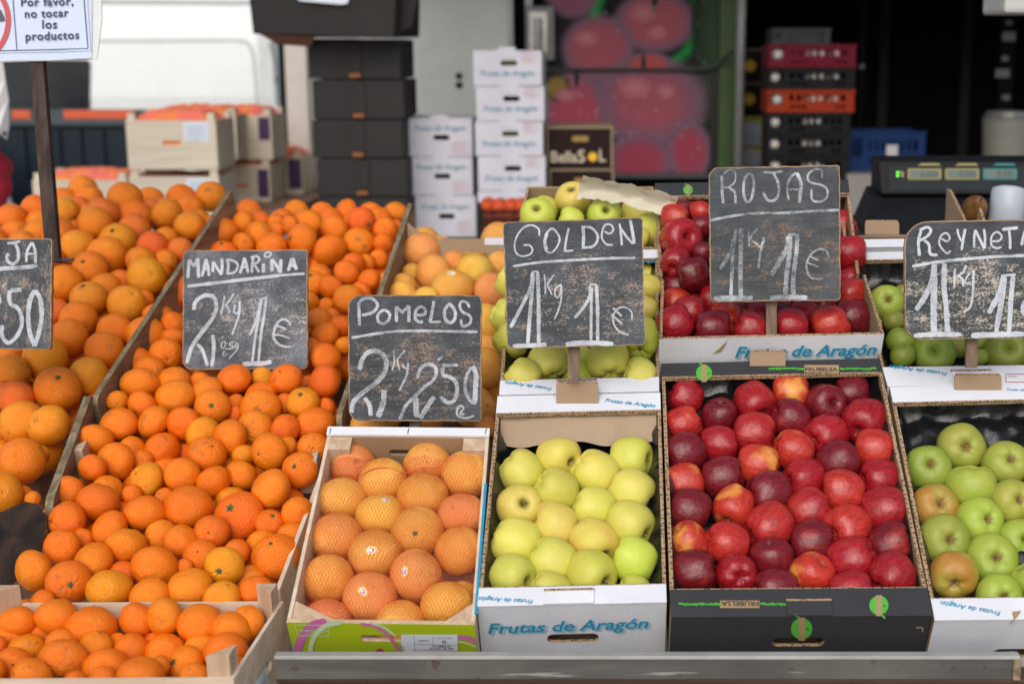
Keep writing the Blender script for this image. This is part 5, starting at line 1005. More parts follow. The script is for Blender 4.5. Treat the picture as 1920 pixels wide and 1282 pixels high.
def mural():
    """door painted with loose spray-can fruit: soft-edged ovals on black"""
    n = NT('painted_door', .5, .12); co = n.coord(); s = n.sep(co); nz = n.noise(co, 5, 3)
    c = n.mix(n.ramp(nz, .3, .7), (.008, .008, .010), (.022, .020, .026))
    o = (X(1182, YW), Zz(130, YW)); sc = (X(1282, YW) - X(1182, YW)) / 100
    def oval(c, px, py, rx, ry, col, edge, soft=.25, cut=None):
        x = n.math('DIVIDE', n.math('SUBTRACT', s[0], X(px, YW) - o[0]), rx * 1.08 * sc); z = n.math('DIVIDE', n.math('SUBTRACT', s[2], Zz(py, YW) - o[1]), ry * 1.08 * sc)
        d = n.math('SQRT', n.math('ADD', n.math('MULTIPLY', x, x), n.math('MULTIPLY', z, z))); d = n.math('ADD', d, n.math('MULTIPLY', n.math('SUBTRACT', nz, .5), .12))
        c = n.mix(n.ramp(d, 1.12, .82), c, edge); return n.mix(n.ramp(d, .98, 1 - soft * 1.8), c, col)
    P, E = (.50, .12, .165), (.25, .15, .22); G = (.02, .38, .09)
    c = oval(c, 1215, 25, 105, 98, G, G, .05); c = oval(c, 1212, 35, 82, 82, (.012, .010, .014), (.012, .010, .014), .05)
    c = oval(c, 1075, -12, 46, 42, (.36, .12, .20), E); c = oval(c, 1226, 42, 70, 52, P, E); c = oval(c, 1122, 92, 64, 58, P, E)
    c = oval(c, 1338, 70, 42, 190, (.055, .10, .05), (.02, .035, .022), .5); c = oval(c, 1215, 192, 104, 80, P, E, .38); c = oval(c, 1215, 122, 42, 22, (.60, .12, .12), E); c = oval(c, 1078, 215, 60, 78, (.56, .10, .15), E, .3); c = oval(c, 1200, 304, 60, 50, (.48, .08, .13), E, .3); c = oval(c, 1292, 285, 40, 54, (.48, .08, .13), E, .3)
    c = oval(c, 1045, 165, 24, 24, (.36, .24, .07), (.05, .05, .03), .3)
    for hx, hy, hr in ((1100, 72, 15), (1205, 25, 17), (1230, 62, 13), (1190, 165, 20), (1062, 180, 12), (1248, 172, 12)): c = oval(c, hx, hy, hr * 1.5, hr, (.68, .27, .32), (.58, .16, .21), .6)
    for hx, hy, hr in ((1226, 2, 5), (1082, 148, 4), (1206, 118, 4)): c = oval(c, hx, hy, hr, hr * 4, (.01, .03, .015), (.02, .08, .03), .2)
    spk = n.math('MULTIPLY', n.ramp(n.voro(co, 26), .10, .2, .8, 0), n.ramp(n.noise(co, 2.5, 3), .44, .56)); c = n.mix(spk, c, (.60, .55, .58))
    return n.out(c), o
mm, mo = mural()
m = MB(); m.abox(X(1020, YW), X(1345, YW), YW + .02, YW + .06, Zz(325, YW), TOP); m.build('painted_door', [mm], shop, loc=(mo[0], YW + .02, mo[1]))
m = MB(); m.abox(X(1020, YW), X(1345, YW), YW, YW + .0195, Zz(136, YW), Zz(128, YW)); m.abox(X(1332, YW), X(1345, YW), YW, YW + .0195, Zz(324, YW), Zz(140, YW)); m.build('door_bar', [plain('black_steel', (.012, .012, .013), .4)], shop)
m = MB(); m.abox(X(1150, YW), X(1345, YW), YW - .01, YW + .0195, Zz(334, YW), Zz(325.5, YW)); m.build('door_sill', [plain('grey_sill', (.10, .10, .11), .5)], shop)
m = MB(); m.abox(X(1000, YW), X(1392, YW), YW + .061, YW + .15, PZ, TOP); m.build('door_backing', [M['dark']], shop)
m = MB(); m.abox(X(988, YW), X(1042, YW), YW - .03, YW + .019, Zz(114, YW), Zz(12, YW)); m.build('latch_plate', [plain('worn_steel', (.16, .165, .17), .35, .3, metal=.5)], shop, bevel=.006)
m = MB(); m.abox(X(995, YW), X(1030, YW), YW - .055, YW - .0305, Zz(102, YW), Zz(22, YW)); m.tube([(X(1012, YW), YW - .065, Zz(96, YW)), (X(1012, YW), YW - .065, Zz(34, YW))], .022, 10); m.build('latch_handle', [plain('bright_steel', (.42, .42, .43), .25, .3, metal=.8)], shop, bevel=.004)
def strip_mat():
    n = NT('green_panel', .5, .4); co = n.coord(); f = n.noise(co, 4, 3); c = n.mix(f, (.05, .11, .035), (.11, .18, .07)); return n.out(n.mix(n.ramp(n.sep(co)[2], .25, .45), c, (.40, .23, .07)))
m = MB(); m.abox(X(1346, YW), X(1380, YW), YW - .012, YW + .02, PZ, TOP); m.build('green_panel', [strip_mat()], shop, loc=(X(1360, YW), YW, Zz(70, YW)))
m = MB(); Yp = YW - .25
m.tube([(X(1384, Yp), Yp, PZ + .002), (X(1386, Yp), Yp, TOP)], .024, 16); m.build('pillar', [plain('grey_pole', (.36, .36, .37), .45, .2, metal=.2)], shop, smooth=True)
m = MB(); m.tube([aty(1378, 95, Yp), aty(1350, 118, YW - .06), aty(1330, 128, YW - .04), aty(1280, 131, YW - .03)], .010, 8); m.build('cable', [plain('grey_cable', (.10, .105, .11), .5)], shop)
IB = 10.2; xl, xr = X(1392, YW) + .0, 3.1; BK = plain('shade_black_wall', (.012, .011, .011), .95, .3, 3, spec=.05)  # near-black wall colour carries the shade inside the shop
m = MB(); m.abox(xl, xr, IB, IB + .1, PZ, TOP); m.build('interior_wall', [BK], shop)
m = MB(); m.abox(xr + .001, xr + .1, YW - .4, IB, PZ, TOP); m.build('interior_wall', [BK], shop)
m = MB(); m.abox(X(545, YW), xr + .1, 5.5, IB + .1, TOP + .001, TOP + .12); m.build('shade_roof', [BK], shop)  # out of view; front overhang added to shade the wall and interior
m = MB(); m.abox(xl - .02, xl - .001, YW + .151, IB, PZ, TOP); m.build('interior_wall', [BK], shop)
m = MB(); m.abox(xl, xr, YW - .3, IB - .001, PZ + .001, PZ + .006); m.build('interior_floor', [plain('shade_dark_floor', (.05, .05, .05), .8)], shop)  # interior shade put into the floor colour
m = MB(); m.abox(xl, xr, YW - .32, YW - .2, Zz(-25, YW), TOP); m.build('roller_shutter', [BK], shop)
m = MB()
for x in (1648, 1800): m.abox(X(x - 9, IB), X(x + 9, IB), IB - .05, IB - .001, PZ, TOP)
m.build('interior_stud', [plain('dim_stud', (.05, .046, .042), .8)], shop)
M['shaded_white_card'] = cardboard('shaded_white_cardboard', (0.60, 0.60, 0.67))  # the white card again, dimmed to carry the shade by the shop
# ---------------------------------------------------------------- things behind the stand
def bgbox(px0, py0, px1, py1, Y, dep):
    return X(px0, Y), X(px1, Y), Y, Y + dep, Zz(py1, Y), Zz(py0, Y)
def FY(Y): return lambda px, py, o=0: aty(px, py, Y - o)
def white_carton(label, px0, py0, px1, py1, Y, dep=.38, txt=.35, hole=.62, red=(.68, .95, .3), group='white printed cartons stacked by the shop wall', full=True, peep=False):
    x0, x1, y0, y1, z0, z1 = bgbox(px0, py0, px1, py1, Y, dep); root = empty('fruit_carton', ((x0 + x1) / 2, (y0 + y1) / 2, z0), label, 'carton', group); w, h = x1 - x0, z1 - z0
    xs = (x0 + x1) / 2 + .02 * w
    m = MB(); hz = z1 - h * hole; m.plate([(x0, z0), (x1, z0), (x1, z1 - .001), (x0, z1 - .001)], [stadium(xs - .036, hz - .011, xs + .036, hz + .011)] if full else [], lambda x, z, k: Vector((x, y0 + .006 * k, z)), 0)
    m.build('front_panel', [M['shaded_white_card']], root)
    m = MB(); m.abox(x0, x0 + .006, y0 + .0065, y1, z0, z1 - .001); m.abox(x1 - .006, x1, y0 + .0065, y1, z0, z1 - .001); m.abox(x0 + .0065, x1 - .0065, y1 - .006, y1, z0, z1 - .001); m.abox(x0 + .0065, x1 - .0065, y0 + .0065, y1 - .0065, z0, z0 + .005); m.build('body', [M['shaded_white_card']], root)
    m = MB(); m.abox(x0 + .008, x1 - .008, y0 + .02, y0 + .06, z0 + .01, z1 - .01); m.build('shaded_contents', [plain('shaded_apples', (.10, .11, .012), .6, .6, 30) if peep else M['dark']], root)  # block coloured for the shade inside the carton, apple green where peep
    m = MB(); m.abox(x0 + w * .36, x0 + w * .62, y0 - .003, y0 - .0005, z1 - .03, z1 + .014); m.build('tongue', [M['shaded_white_card']], root, bevel=.001)
    m = MB(); m.abox(x0 + .004, x1 - .004, y0 + .004, y1 - .004, z1 - .0008, z1 + .0006) if False else None
    m = MB(); fn = lambda x, z: Vector((x, y0 - .0016, z)); zt = z1 - h * txt
    text_mb(m, 'Frutas de Arag\u00f3n', lambda x, z: fn(x0 + w * .10 + x, zt + z), w * .80, shear=.25, bold=.012, mi=0)
    if red:
        a, b, cfr = red
        for r in range(5):
            zz = z1 - h * (cfr + .07 * r); m.face([fn(x0 + w * a, zz), fn(x0 + w * (b - (.08 if r % 2 else 0)), zz), fn(x0 + w * (b - (.08 if r % 2 else 0)), zz - h * .018), fn(x0 + w * a, zz - h * .018)], 1)
        m.face([fn(x0 + w * a, z1 - h * cfr), fn(x0 + w * a + .0015, z1 - h * cfr), fn(x0 + w * a + .0015, z1 - h * (cfr + .3)), fn(x0 + w * a, z1 - h * (cfr + .3))], 1)
    m.build('lettering', [plain('faded_blue', (.10, .25, .36), .6), plain('faded_red', (.55, .30, .33), .6)], root, weld=False); return root
ST1 = [222, 295, 367, 445]; n1 = ('top', 'middle', 'lowest')
for i in range(3): white_carton(f'white printed carton, {n1[i]} of the short stack beside the black cartons', 766 + i * 4 + (0, -2, 2)[i], ST1[i], 886 + i * 1 + (0, -2, 2)[i], ST1[i + 1] - 1, 6.3, txt=.32, hole=.50, red=(.70, .95, .62))
ST2 = [95, 162, 228, 293, 358, 425, 470]; n2 = ('topmost', 'second from top', 'third from top', 'fourth from top', 'fifth from top', 'lowest')
for i in range(6): white_carton(f'white printed carton, {n2[i]} of the tall stack beside the painted door', 891 + i + (0, 3, -1, 2, 0, 2)[i], ST2[i], 1017 + i + (0, 3, -1, 2, 0, 2)[i], ST2[i + 1] - 1, 6.15, txt=.72, hole=.36, red=(.72, .94, .02), peep=i in (0, 2))
def dark_carton(label, px0, py0, px1, py1, Y, dep=.42, yaw=0):
    x0, x1, y0, y1, z0, z1 = bgbox(px0, py0, px1, py1, Y, dep); root = empty('black_carton', ((x0 + x1) / 2, (y0 + y1) / 2, z0), label, 'carton', 'black cartons stacked by the crates'); w, h = x1 - x0, z1 - z0
    m = MB(); m.abox(x0, x0 + w * .50, y0, y1, z0 + .002, z1); m.build('body', [M['black_card']], root, bevel=.003)
    m = MB(); m.abox(x0 + w * .52, x1, y0 + .002, y1, z0 + .002, z1 - .002); m.build('lid_half', [M['black_card']], root, bevel=.003)
    m = MB(); m.abox(x0 + w * .44, x0 + w * .58, y0 - .006, y0 - .0005, z0 + .03, z1 - .004); m.build('flap', [M['black_card']], root, bevel=.002)
    m = MB(); m.abox(x0 + w * .44, x0 + w * .56, y0 - .008, y0 - .0005, z0 + .006, z0 + .026); m.build('tongue', [plain('orange_brown_card', (.24, .09, .03), .8)], root, bevel=.002)
SB = [73, 150, 225, 298, 370, 440]; n3 = ('second from top', 'third from top', 'fourth from top', 'fifth from top', 'lowest')
for i in range(5): dark_carton(f'black closed carton, {n3[i]} of the black stack by the wall', 586 + i * 2 + (0, 3, -2, 2, 0)[i], SB[i], 756 + i + (0, 3, -2, 2, 0)[i], SB[i + 1] - 1, 6.1)
x0, x1, y0, y1, z0, z1 = bgbox(486, -30, 745, 69, 5.95, .42); root = empty('black_carton', ((x0 + x1) / 2, y0 + .2, z0), 'open black carton with brown hanging flap crowning the black stack', 'carton', 'black cartons stacked by the crates')
m = MB(); m.hexa([(x0, y0, z0 + .012), (x1, y0, z0 - .006), (x1 + .05, y1, z0), (x0 + .05, y1, z0), (x0 - .01, y0 - .01, z1), (x1 + .02, y0 - .01, z1), (x1 + .06, y1, z1), (x0 + .05, y1, z1)]); m.build('body', [M['black_card']], root, bevel=.003)
m = MB(); m.hexa([aty(486, 64, 5.97), aty(590, 71, 5.97), aty(583, 88, 6.08), aty(520, 84, 6.08), aty(486, 62, 5.98), aty(590, 69, 5.98), aty(583, 86, 6.09), aty(522, 82, 6.09)]); m.build('flap', [plain('brown_flap', (.30, .13, .08), .8)], root)
m = MB(); m.plate([(0, 0), (.05, .02), (.08, .14), (.05, .2), (.06, .26), (0, .27)], [], lambda x, z, k: Vector((x1 + .01 + x, y0 + .1 + .01 * k, z0 + .02 + z))); m.build('torn_edge', [M['black_card']], root)
m = MB(); m.plate([(555, -20), (658, -20), (652, 7), (640, 9), (560, 2)], [], lambda px, py, k: aty(px, py, 5.925 + .003 * k)); m.build('paper_label', [M['paper']], root)
# dark brown cartons with the sun mark
def sun_carton(label, px0, py0, px1, py1, Y, small=False):
    x0, x1, y0, y1, z0, z1 = bgbox(px0, py0, px1, py1, Y, .36); root = empty('brown_carton', ((x0 + x1) / 2, y0 + .18, z0), label, 'carton', 'dark brown cartons with a sun mark'); w, h = x1 - x0, z1 - z0
    m = MB(); m.abox(x0, x1, y0, y1, z0 + .001, z1 - .008); m.build('body', [plain('dark_brown_print', (.018, .008, .007), .6, spec=.15)], root, bevel=.003)
    m = MB(); m.abox(x0 - .002, x1 + .002, y0 - .002, y1, z1 - .0075, z1); m.abox(x1 - .006, x1 + .002, y0 - .003, y0 - .0005, z0 + .002, z1 - .0078); m.abox(x0 - .002, x0 + .004, y0 - .003, y0 - .0005, z0 + .002, z1 - .0078); m.build('card_edge', [plain('pale_card_edge', (.30, .22, .14), .8)], root)
    if not small:
        m = MB(); m.plate(stadium(x0 + w * .38, z1 - h * .36, x0 + w * .64, z1 - h * .22), [], lambda x, z, k: Vector((x, y0 - .003 + .002 * k, z))); m.build('hand_hole', [plain('ochre_fruit', (.32, .20, .05), .6, .5, 40)], root)
    m = MB(); fn = lambda x, z: Vector((x, y0 - .0018, z)); 
    if small: text_mb(m, 'L', lambda x, z: fn(x0 + w * .78 + x, z0 + h * .2 + z), w * .1, mi=0, height=h * .45)
    else:
        text_mb(m, 'Bella', lambda x, z: fn(x0 + w * .06 + x, z0 + h * .14 + z), w * .40, mi=0, bold=.015, height=h * .27); text_mb(m, 'S', lambda x, z: fn(x0 + w * .47 + x, z0 + h * .14 + z), w * .11, mi=0, bold=.015, height=h * .30); text_mb(m, 'L', lambda x, z: fn(x0 + w * .80 + x, z0 + h * .16 + z), w * .10, mi=0, bold=.015, height=h * .30)
    cx, cz, r = (x0 + w * .70, z0 + h * .27, h * .13) if not small else (x0 + w * .4, z0 + h * .45, h * .22)
    P = [fn(cx + r * (1 if k % 2 == 0 else .72) * math.cos(k * .2618), cz + r * (1 if k % 2 == 0 else .72) * math.sin(k * .2618)) for k in range(24)]; m.face(P, 1)
    m.build('lettering', [M['cream_ink'], M['sun_ink']], root, weld=False)
sun_carton('dark brown carton with yellow sun mark, below the painted fruit door', 1026, 238, 1148, 315, 6.25); sun_carton('dark brown carton under the one with the yellow sun mark', 1031, 317, 1150, 392, 6.25)
m = MB(); x0, x1, y0, y1, z0, z1 = bgbox(1028, 393, 1155, 470, 6.25, .36); m.abox(x0, x1, y0, y1, PZ + .001, z1); tag(m.build('wooden_box', [plain('dim_box', (.06, .045, .035), .8)], loc=(x0, y0, PZ), bevel=.003), 'dim brown box under the two dark brown cartons', 'box')
for i, (a, b) in enumerate(((92, 150), (155, 212))): sun_carton(f'small dark carton with sun mark on the shelf behind the pillar, {"upper" if i == 0 else "lower"} one', 1378, a, 1440, b, 8.4, True)
for i, (a, b) in enumerate(((232, 272), (284, 322))):
    white_carton(f'white apple carton in the dim shop behind the pillar, {"upper" if i == 0 else "lower"} one', 1378, a, 1437, b, 8.3, red=None, txt=.7, hole=.3, group='cartons behind the pillar', full=False)
    x0, x1, y0, y1, z0, z1 = bgbox(1385, a, 1432, b, 8.3, .3)
    for k in range(4):
        e = dict(x=0, y=0, w=1, h=1, fl='g', mark=None); put_fruit('golden', Vector((x0 + (x1 - x0) * (k + .5) / 4, y0 + .06, z1 + .012)), .030, (0, -1, .2), e, f'greenish apple in the {"upper" if i == 0 else "lower"} white carton behind the pillar', 'apples behind the pillar', random.Random(k))
x0, x1, y0, y1, z0, z1 = bgbox(1375, 328, 1440, 400, 8.3, .5)
m = MB(); m.abox(x0, x1, 8.25, 8.75, PZ + .007, z1); 
for py in (225, 275, 152): zz = Zz(py, 8.3); 
m.abox(x0, x1, 8.25, 8.75, Zz(282, 8.3) - .0, Zz(278, 8.3)) if False else None
tag(m.build('shelf_base', [M['dark']], loc=(x0, 8.3, PZ)), 'low dark shelf base under the cartons behind the pillar', 'shelf')
# plastic crates
def plastic_crate(label, px0, py0, px1, py1, Y, col, dep=.30, bulbs=3, seed=0, group='plastic crates stacked in the shop doorway', name='plastic_crate'):
    x0, x1, y0, y1, z0, z1 = bgbox(px0, py0, px1, py1, Y, dep); rnd = random.Random(seed); root = empty(name, ((x0 + x1) / 2, (y0 + y1) / 2, z0), label, 'crate', group); w, h = x1 - x0, z1 - z0
    mt = plain('crate_plastic', tuple(c * .75 for c in col), .5, .12, 20, spec=.15); m = MB()
    holes = [rrect(x0 + w * (.25 + .085 * k), z0 + h * .52, x0 + w * (.25 + .085 * k) + w * .05, z0 + h * .80, .004, 2) for k in range(8)] + [rrect(x0 + w * .03, z0 + h * .38, x0 + w * .17, z0 + h * .84, .01, 3)] + [rrect(x0 + w * a, z0 + h * .2, x0 + w * (a + .05), z0 + h * .34, .003, 2) for a in (.26, .33, .40, .78, .85)]
    m.plate([(x0, z0 + .002), (x1, z0 + .002), (x1, z1), (x0, z1)], holes, lambda x, z, k: Vector((x, y0 + .006 * k, z)), 0); m.abox(x0, x0 + .006, y0 + .0065, y1, z0 + .002, z1); m.abox(x1 - .006, x1, y0 + .0065, y1, z0 + .002, z1); m.abox(x0 + .0065, x1 - .0065, y1 - .006, y1, z0 + .002, z1); m.abox(x0 + .0065, x1 - .0065, y0 + .0065, y1 - .0065, z0 + .002, z0 + .006)
    m.build('crate_body', [mt], root); m = MB(); m.abox(x0 - .004, x1 + .004, y0 - .004, y0 - .0004, z1 - .012, z1 + .001); m.abox(x0 - .004, x1 + .004, y0 - .004, y0 - .0004, z0 + .003, z0 + .012); m.build('rim_band', [mt], root)
    m = MB()
    for k in range(bulbs):
        p = Vector((x0 + w * ((.10, .5, .62, .8)[k % 4]) + rnd.uniform(-.01, .01), y0 + .045, z0 + h * .58)); r = min(.032, h * .32)
        m.lathe([(0, -r * .9), (r * .7, -r * .7), (r, -.1 * r), (r * .75, r * .6), (r * .2, r * 1.0), (r * .12, r * 1.5), (0, r * 1.5)], 12, 0, Matrix.Translation(p))
        tag(m.build('garlic_bulb', [plain('garlic_skin', (.60, .57, .54), .6)], loc=p, smooth=True), f'pale garlic bulb inside the {label.split(",")[0]}', 'garlic', 'garlic bulbs in the crates'); m = MB()
YC = 6.9
CR = [('magenta plastic crate, topmost of the tall crate stack', 84, 128, (.20, .007, .028)), ('black plastic crate under the magenta crate', 129, 168, (.012, .012, .014)), ('orange red plastic crate in the tall crate stack', 169, 212, (.40, .042, .010)), ('black plastic crate directly under the orange red crate', 213, 253, (.012, .012, .014)), ('black plastic crate second below the orange red crate', 254, 294, (.012, .012, .014)), ('black plastic crate third below the orange red crate', 295, 336, (.012, .012, .014)), ('lowest black plastic crate of the tall crate stack', 337, 440, (.012, .012, .014))]
for i, (lb, a, b, col) in enumerate(CR): plastic_crate(lb, 1437 + (i > 2) * 2, a, 1598 - (i > 2) * 6, b, YC, col, seed=i, bulbs=(4, 4, 4, 3, 3, 3, 0)[i])
plastic_crate('grey mesh crate standing behind the magenta crate', 1443, 54, 1550, 84, YC + .35, (.10, .105, .11), bulbs=0, group=None)
x0, x1, y0, y1, z0, z1 = bgbox(1440, 300, 1560, 90, YC + .36, .28); m = MB(); m.abox(X(1443, YC + .35), X(1550, YC + .35), YC + .36, YC + .6, PZ + .007, Zz(86, YC + .35)); tag(m.build('storage_box', [M['dark']], loc=(x0, YC + .4, PZ)), 'tall black storage box under the grey mesh crate', 'box')
plastic_crate('blue plastic crate with pale label on the dim shop counter', 1592, 247, 1734, 322, 7.0, (.007, .035, .14), bulbs=0, group=None)
m = MB(); q = bgbox(1661, 272, 1682, 294, 6.99, .01); m.plate([(q[0], q[4]), (q[1], q[4]), (q[1], q[5]), (q[0], q[5])], [], lambda x, z, k: Vector((x, 6.985 + .003 * k, z))); tag(m.build('paper_tag', [plain('dim_tag', (.5, .5, .5), .6)], loc=(q[0], 6.98, q[4])), 'pale paper tag stuck on the blue crate', 'tag')
m = MB(); m.abox(X(1580, 7.0), X(2150, 7.0), 6.85, 7.35, PZ + .007, Zz(324, 6.95)); tag(m.build('shop_counter', [plain('pale_counter', (.26, .24, .23), .7, .2, 8)], loc=(X(1800, 7), 7, PZ), bevel=.004), 'pale grey counter block behind the weighing scale', 'counter')
# bucket, tags, lamp housing
m = MB(); cx = X(1898, 6.9); zb, zt = Zz(324, 6.95) + .001, Zz(222, 6.9); m.lathe([(0, zb), (.105, zb), (.118, zt - .01), (.122, zt), (.112, zt), (.105, zb + .02), (0, zb + .02)], 28, 0, Matrix.Translation((cx, 7.03, 0))); root = m.build('metal_bucket', [plain('bucket_grey', (.20, .20, .175), .5)], loc=(cx, 7.03, zb), smooth=False); tag(root, 'beige grey bucket on the pale counter', 'bucket')
m = MB(); m.lathe([(.113, zt + .002), (.1, zt + .028), (.04, zt + .034), (0, zt + .034)], 28, 0, Matrix.Translation((cx, 7.03, 0))); m.build('lid', [plain('lid_metal', (.3, .3, .3), .35, metal=.6)], root)
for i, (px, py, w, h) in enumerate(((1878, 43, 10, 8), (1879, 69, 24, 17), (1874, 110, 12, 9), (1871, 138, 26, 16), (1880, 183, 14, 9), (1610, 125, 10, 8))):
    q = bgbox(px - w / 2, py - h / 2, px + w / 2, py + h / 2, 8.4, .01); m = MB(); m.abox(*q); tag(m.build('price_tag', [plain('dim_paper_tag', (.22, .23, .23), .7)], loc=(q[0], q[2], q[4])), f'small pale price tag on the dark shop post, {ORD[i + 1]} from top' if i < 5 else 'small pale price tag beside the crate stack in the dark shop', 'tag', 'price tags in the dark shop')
m = MB(); m.abox(X(1864, 8.42), X(1892, 8.42), 8.415, 8.5, PZ + .007, TOP); m.build('interior_post', [BK], shop)
m = MB(); m.abox(X(1604, 8.42), X(1616, 8.42), 8.415, 8.46, PZ + .007, TOP); m.build('interior_post', [BK], shop)
m = MB(); q = bgbox(1868, -60, 2010, 25, 4.2, .25); m.abox(*q); root = m.build('lamp_housing', [plain('white_housing', (.52, .52, .50), .5)], loc=(q[0], q[2], q[5]), bevel=.012); tag(root, 'white box housing hanging at the top corner above the scale', 'housing')
m = MB(); m.tube([((q[0] + q[1]) / 2, q[2] + .12, q[5] - .005), ((q[0] + q[1]) / 2, q[2] + .12, 3.4)], .008, 8); m.build('hanger', [M['dark']], root)

# ---------------------------------------------------------------- scale on its table
YS = 3.95; root = empty('counter_table', (.95, 4.0, 0), 'dark table behind the stand carrying the black weighing scale', 'table'); zt = Zz(428, YS)
m = MB(); m.abox(X(1590, YS), X(2250, YS), YS - .32, YS + .35, zt - .03, zt); m.build('table_top', [plain('dark_top', (.03, .028, .027), .5)], root, bevel=.003)
for x in (X(1600, YS), X(2235, YS)):
    for y in (YS - .3, YS + .3): m = MB(); m.abox(x, x + .03, y, y + .03, 0, zt - .0305); m.build('leg', [M['dark']], root)
root = empty('weighing_scale', (X(1780, YS), YS, zt), 'black shop weighing scale with three lit displays', 'scale'); PB = plain('scale_plastic', (.008, .009, .011), .55, .15, 20, spec=.2)
sx0, sx1 = X(1655, YS), X(2010, YS); zt2, zm = Zz(303, YS), Zz(362, YS)
m = MB(); m.hexa([(X(1612, YS), YS - .22, zt + .002), (sx1, YS - .22, zt + .002), (sx1, YS + .12, zt + .002), (X(1612, YS), YS + .12, zt + .002), (X(1640, YS), YS - .02, zm - .01), (sx1, YS - .02, zm - .01), (sx1, YS + .12, zm + .01), (X(1640, YS), YS + .12, zm + .01)]); m.build('base', [PB], root, bevel=.006)
m = MB(); m.hexa([(sx0 - .005, YS - .035, zm), (sx1, YS - .035, zm), (sx1, YS + .14, zm), (sx0 - .005, YS + .14, zm), (sx0 - .012, YS - .012, zt2), (sx1, YS - .012, zt2), (sx1, YS + .10, zt2 + .01), (sx0 - .012, YS + .10, zt2 + .01)]); m.build('display_head', [PB], root, bevel=.004)
SF = Face((sx0, YS - .0355, zm), Vector((0, -(zt2 - zm), .023)).normalized()); 
if SF.n.y > 0: SF.n = -SF.n
SH = lambda x, y, o=0: SF.hit(x, y, .0012 + o)
m = MB(); quad(m, 1668, 313, 1990, 357, SH, 0, 0); m.build('fascia', [plain('fascia', (.008, .014, .019), .45, spec=.2)], root, weld=False)
YE, TE = plain('yellow_frame', (.26, .22, .07), .5), plain('teal_frame', (.015, .17, .17), .5)
def led(name, col, st):
    n = NT(name, .4); n.bsdf.inputs['Emission Color'].default_value = (*col, 1); n.bsdf.inputs['Emission Strength'].default_value = st; return n.out(col)
LCD = led('lcd_panel', (.10, .135, .115), .03)
for i, (a, b, mt, t) in enumerate(((1702, 1765, YE, '0.000'), (1772, 1836, YE, '0.00'), (1843, 1907, TE, '0.00'))):
    m = MB(); m.plate(rrect(a, 316, b, 337, 3, 3), [], lambda x, y, k: SH(x, y, .0015 - .001 * k)); o = m.build('display', [mt], root)
    m = MB(); quad(m, a + 4, 319, b - 4, 334, SH, .0024, 0); m.build('screen', [LCD], o, weld=False)
    m = MB(); p, q = SH(b - 38, 332, .003), SH(b - 8, 332, .003); u = (q - p).normalized(); v = SF.n.cross(u); text_mb(m, t, lambda x, y: p + u * x + v * y, (q - p).length, mi=0); m.build('digits', [plain('lcd_ink', (.04, .06, .05), .5)], o, weld=False)
    m = MB(); m.plate([(a + 18, 311), (a + 62, 311), (a + 58, 306), (a + 26, 306)], [], lambda x, y, k: SH(x, y, .002 - .001 * k)); m.build('caption_tab', [mt], root)
m = MB(); disc(m, 1683, 323.5, 2.6, 2.4, SH, .001); disc(m, 1683, 329.5, 2.6, 2.4, SH, .001); m.build('indicator_lamp', [led('green_lamp', (.10, .9, .03), 1.0)], root, weld=False)
m = MB(); m.plate([(1687, 320), (1696, 324), (1693, 328), (1696, 331), (1690, 333), (1688, 328)], [], lambda x, y, k: SH(x, y, .0012 - .001 * k)); m.build('keypad_mark', [YE], root)
# things lying before the scale
YB = 3.42
a = aty(1772, 412, YB); b = aty(1822, 414, YB - .22); t = aty(1778, 354, YB)
m = MB(); w = b - a; m.plate([(0, -.1), (.20, -.1), (.20, 0.0), (.03, .072), (0, .075)], [], lambda x, z, k: a + Vector((w.x, w.y, 0)).normalized() * x + Vector((0, 0, z)) + Vector((.006 * k, 0, 0)), 0, 1); tag(m.build('cardboard_flap', [M['kraft'], M['corr']], loc=a), 'brown cardboard flap standing beside the lone pear', 'cardboard')
def pear_mat():
    n = NT('russet_pear', .5, .3); v = n.coord(); return n.out(n.mix(n.ramp(n.noise(v, 25, 4), .35, .7), (.12, .055, .018), (.26, .14, .035)))
pc_ = aty(1828, 390, YB + .03); m = MB(); r = .031; m.lathe([(0, -r * .95), (r * .5, -r * .9), (r * .95, -r * .35), (r, .1 * r), (r * .8, r * .65), (r * .5, r * 1.1), (r * .3, r * 1.4), (0, r * 1.5)], 24, 0, Matrix.Translation(pc_) @ Matrix.Rotation(R(60), 4, 'X')); root = m.build('pear', [pear_mat()], loc=pc_, smooth=True); tag(root, 'single russet brown pear between the cardboard flap and the bag roll', 'pear')
m = MB(); m.tube([pc_ + Vector((0, -.035, .02)), pc_ + Vector((.003, -.055, .03))], [.003, .002], 6); m.build('stalk', [M['stalk']], root)
p0, p1 = aty(1884, 440, YB + .02), aty(1892, 352, YB + .05); ax = (p1 - p0); m = MB(); m.tube([p0, p0 + ax * .9, p0 + ax * .97, p1], [.042, .042, .039, .03], 28); tag(m.build('bag_roll', [plain('frosted_film', (.42, .47, .53), .35, .06)], loc=p0, smooth=True), 'upright roll of frosted plastic bags beside the pear', 'roll')
m = MB(); m.abox(X(1752, YB), X(2150, YB), YB - .06, YB + .2, Zz(470, YB) - .05, Zz(445, YB) - .02); o = m.build('cardboard_tray', [M['kraft']], loc=(X(1900, YB), YB, Zz(470, YB)), bevel=.003); tag(o, 'shallow cardboard tray holding the pear and bag roll', 'tray')

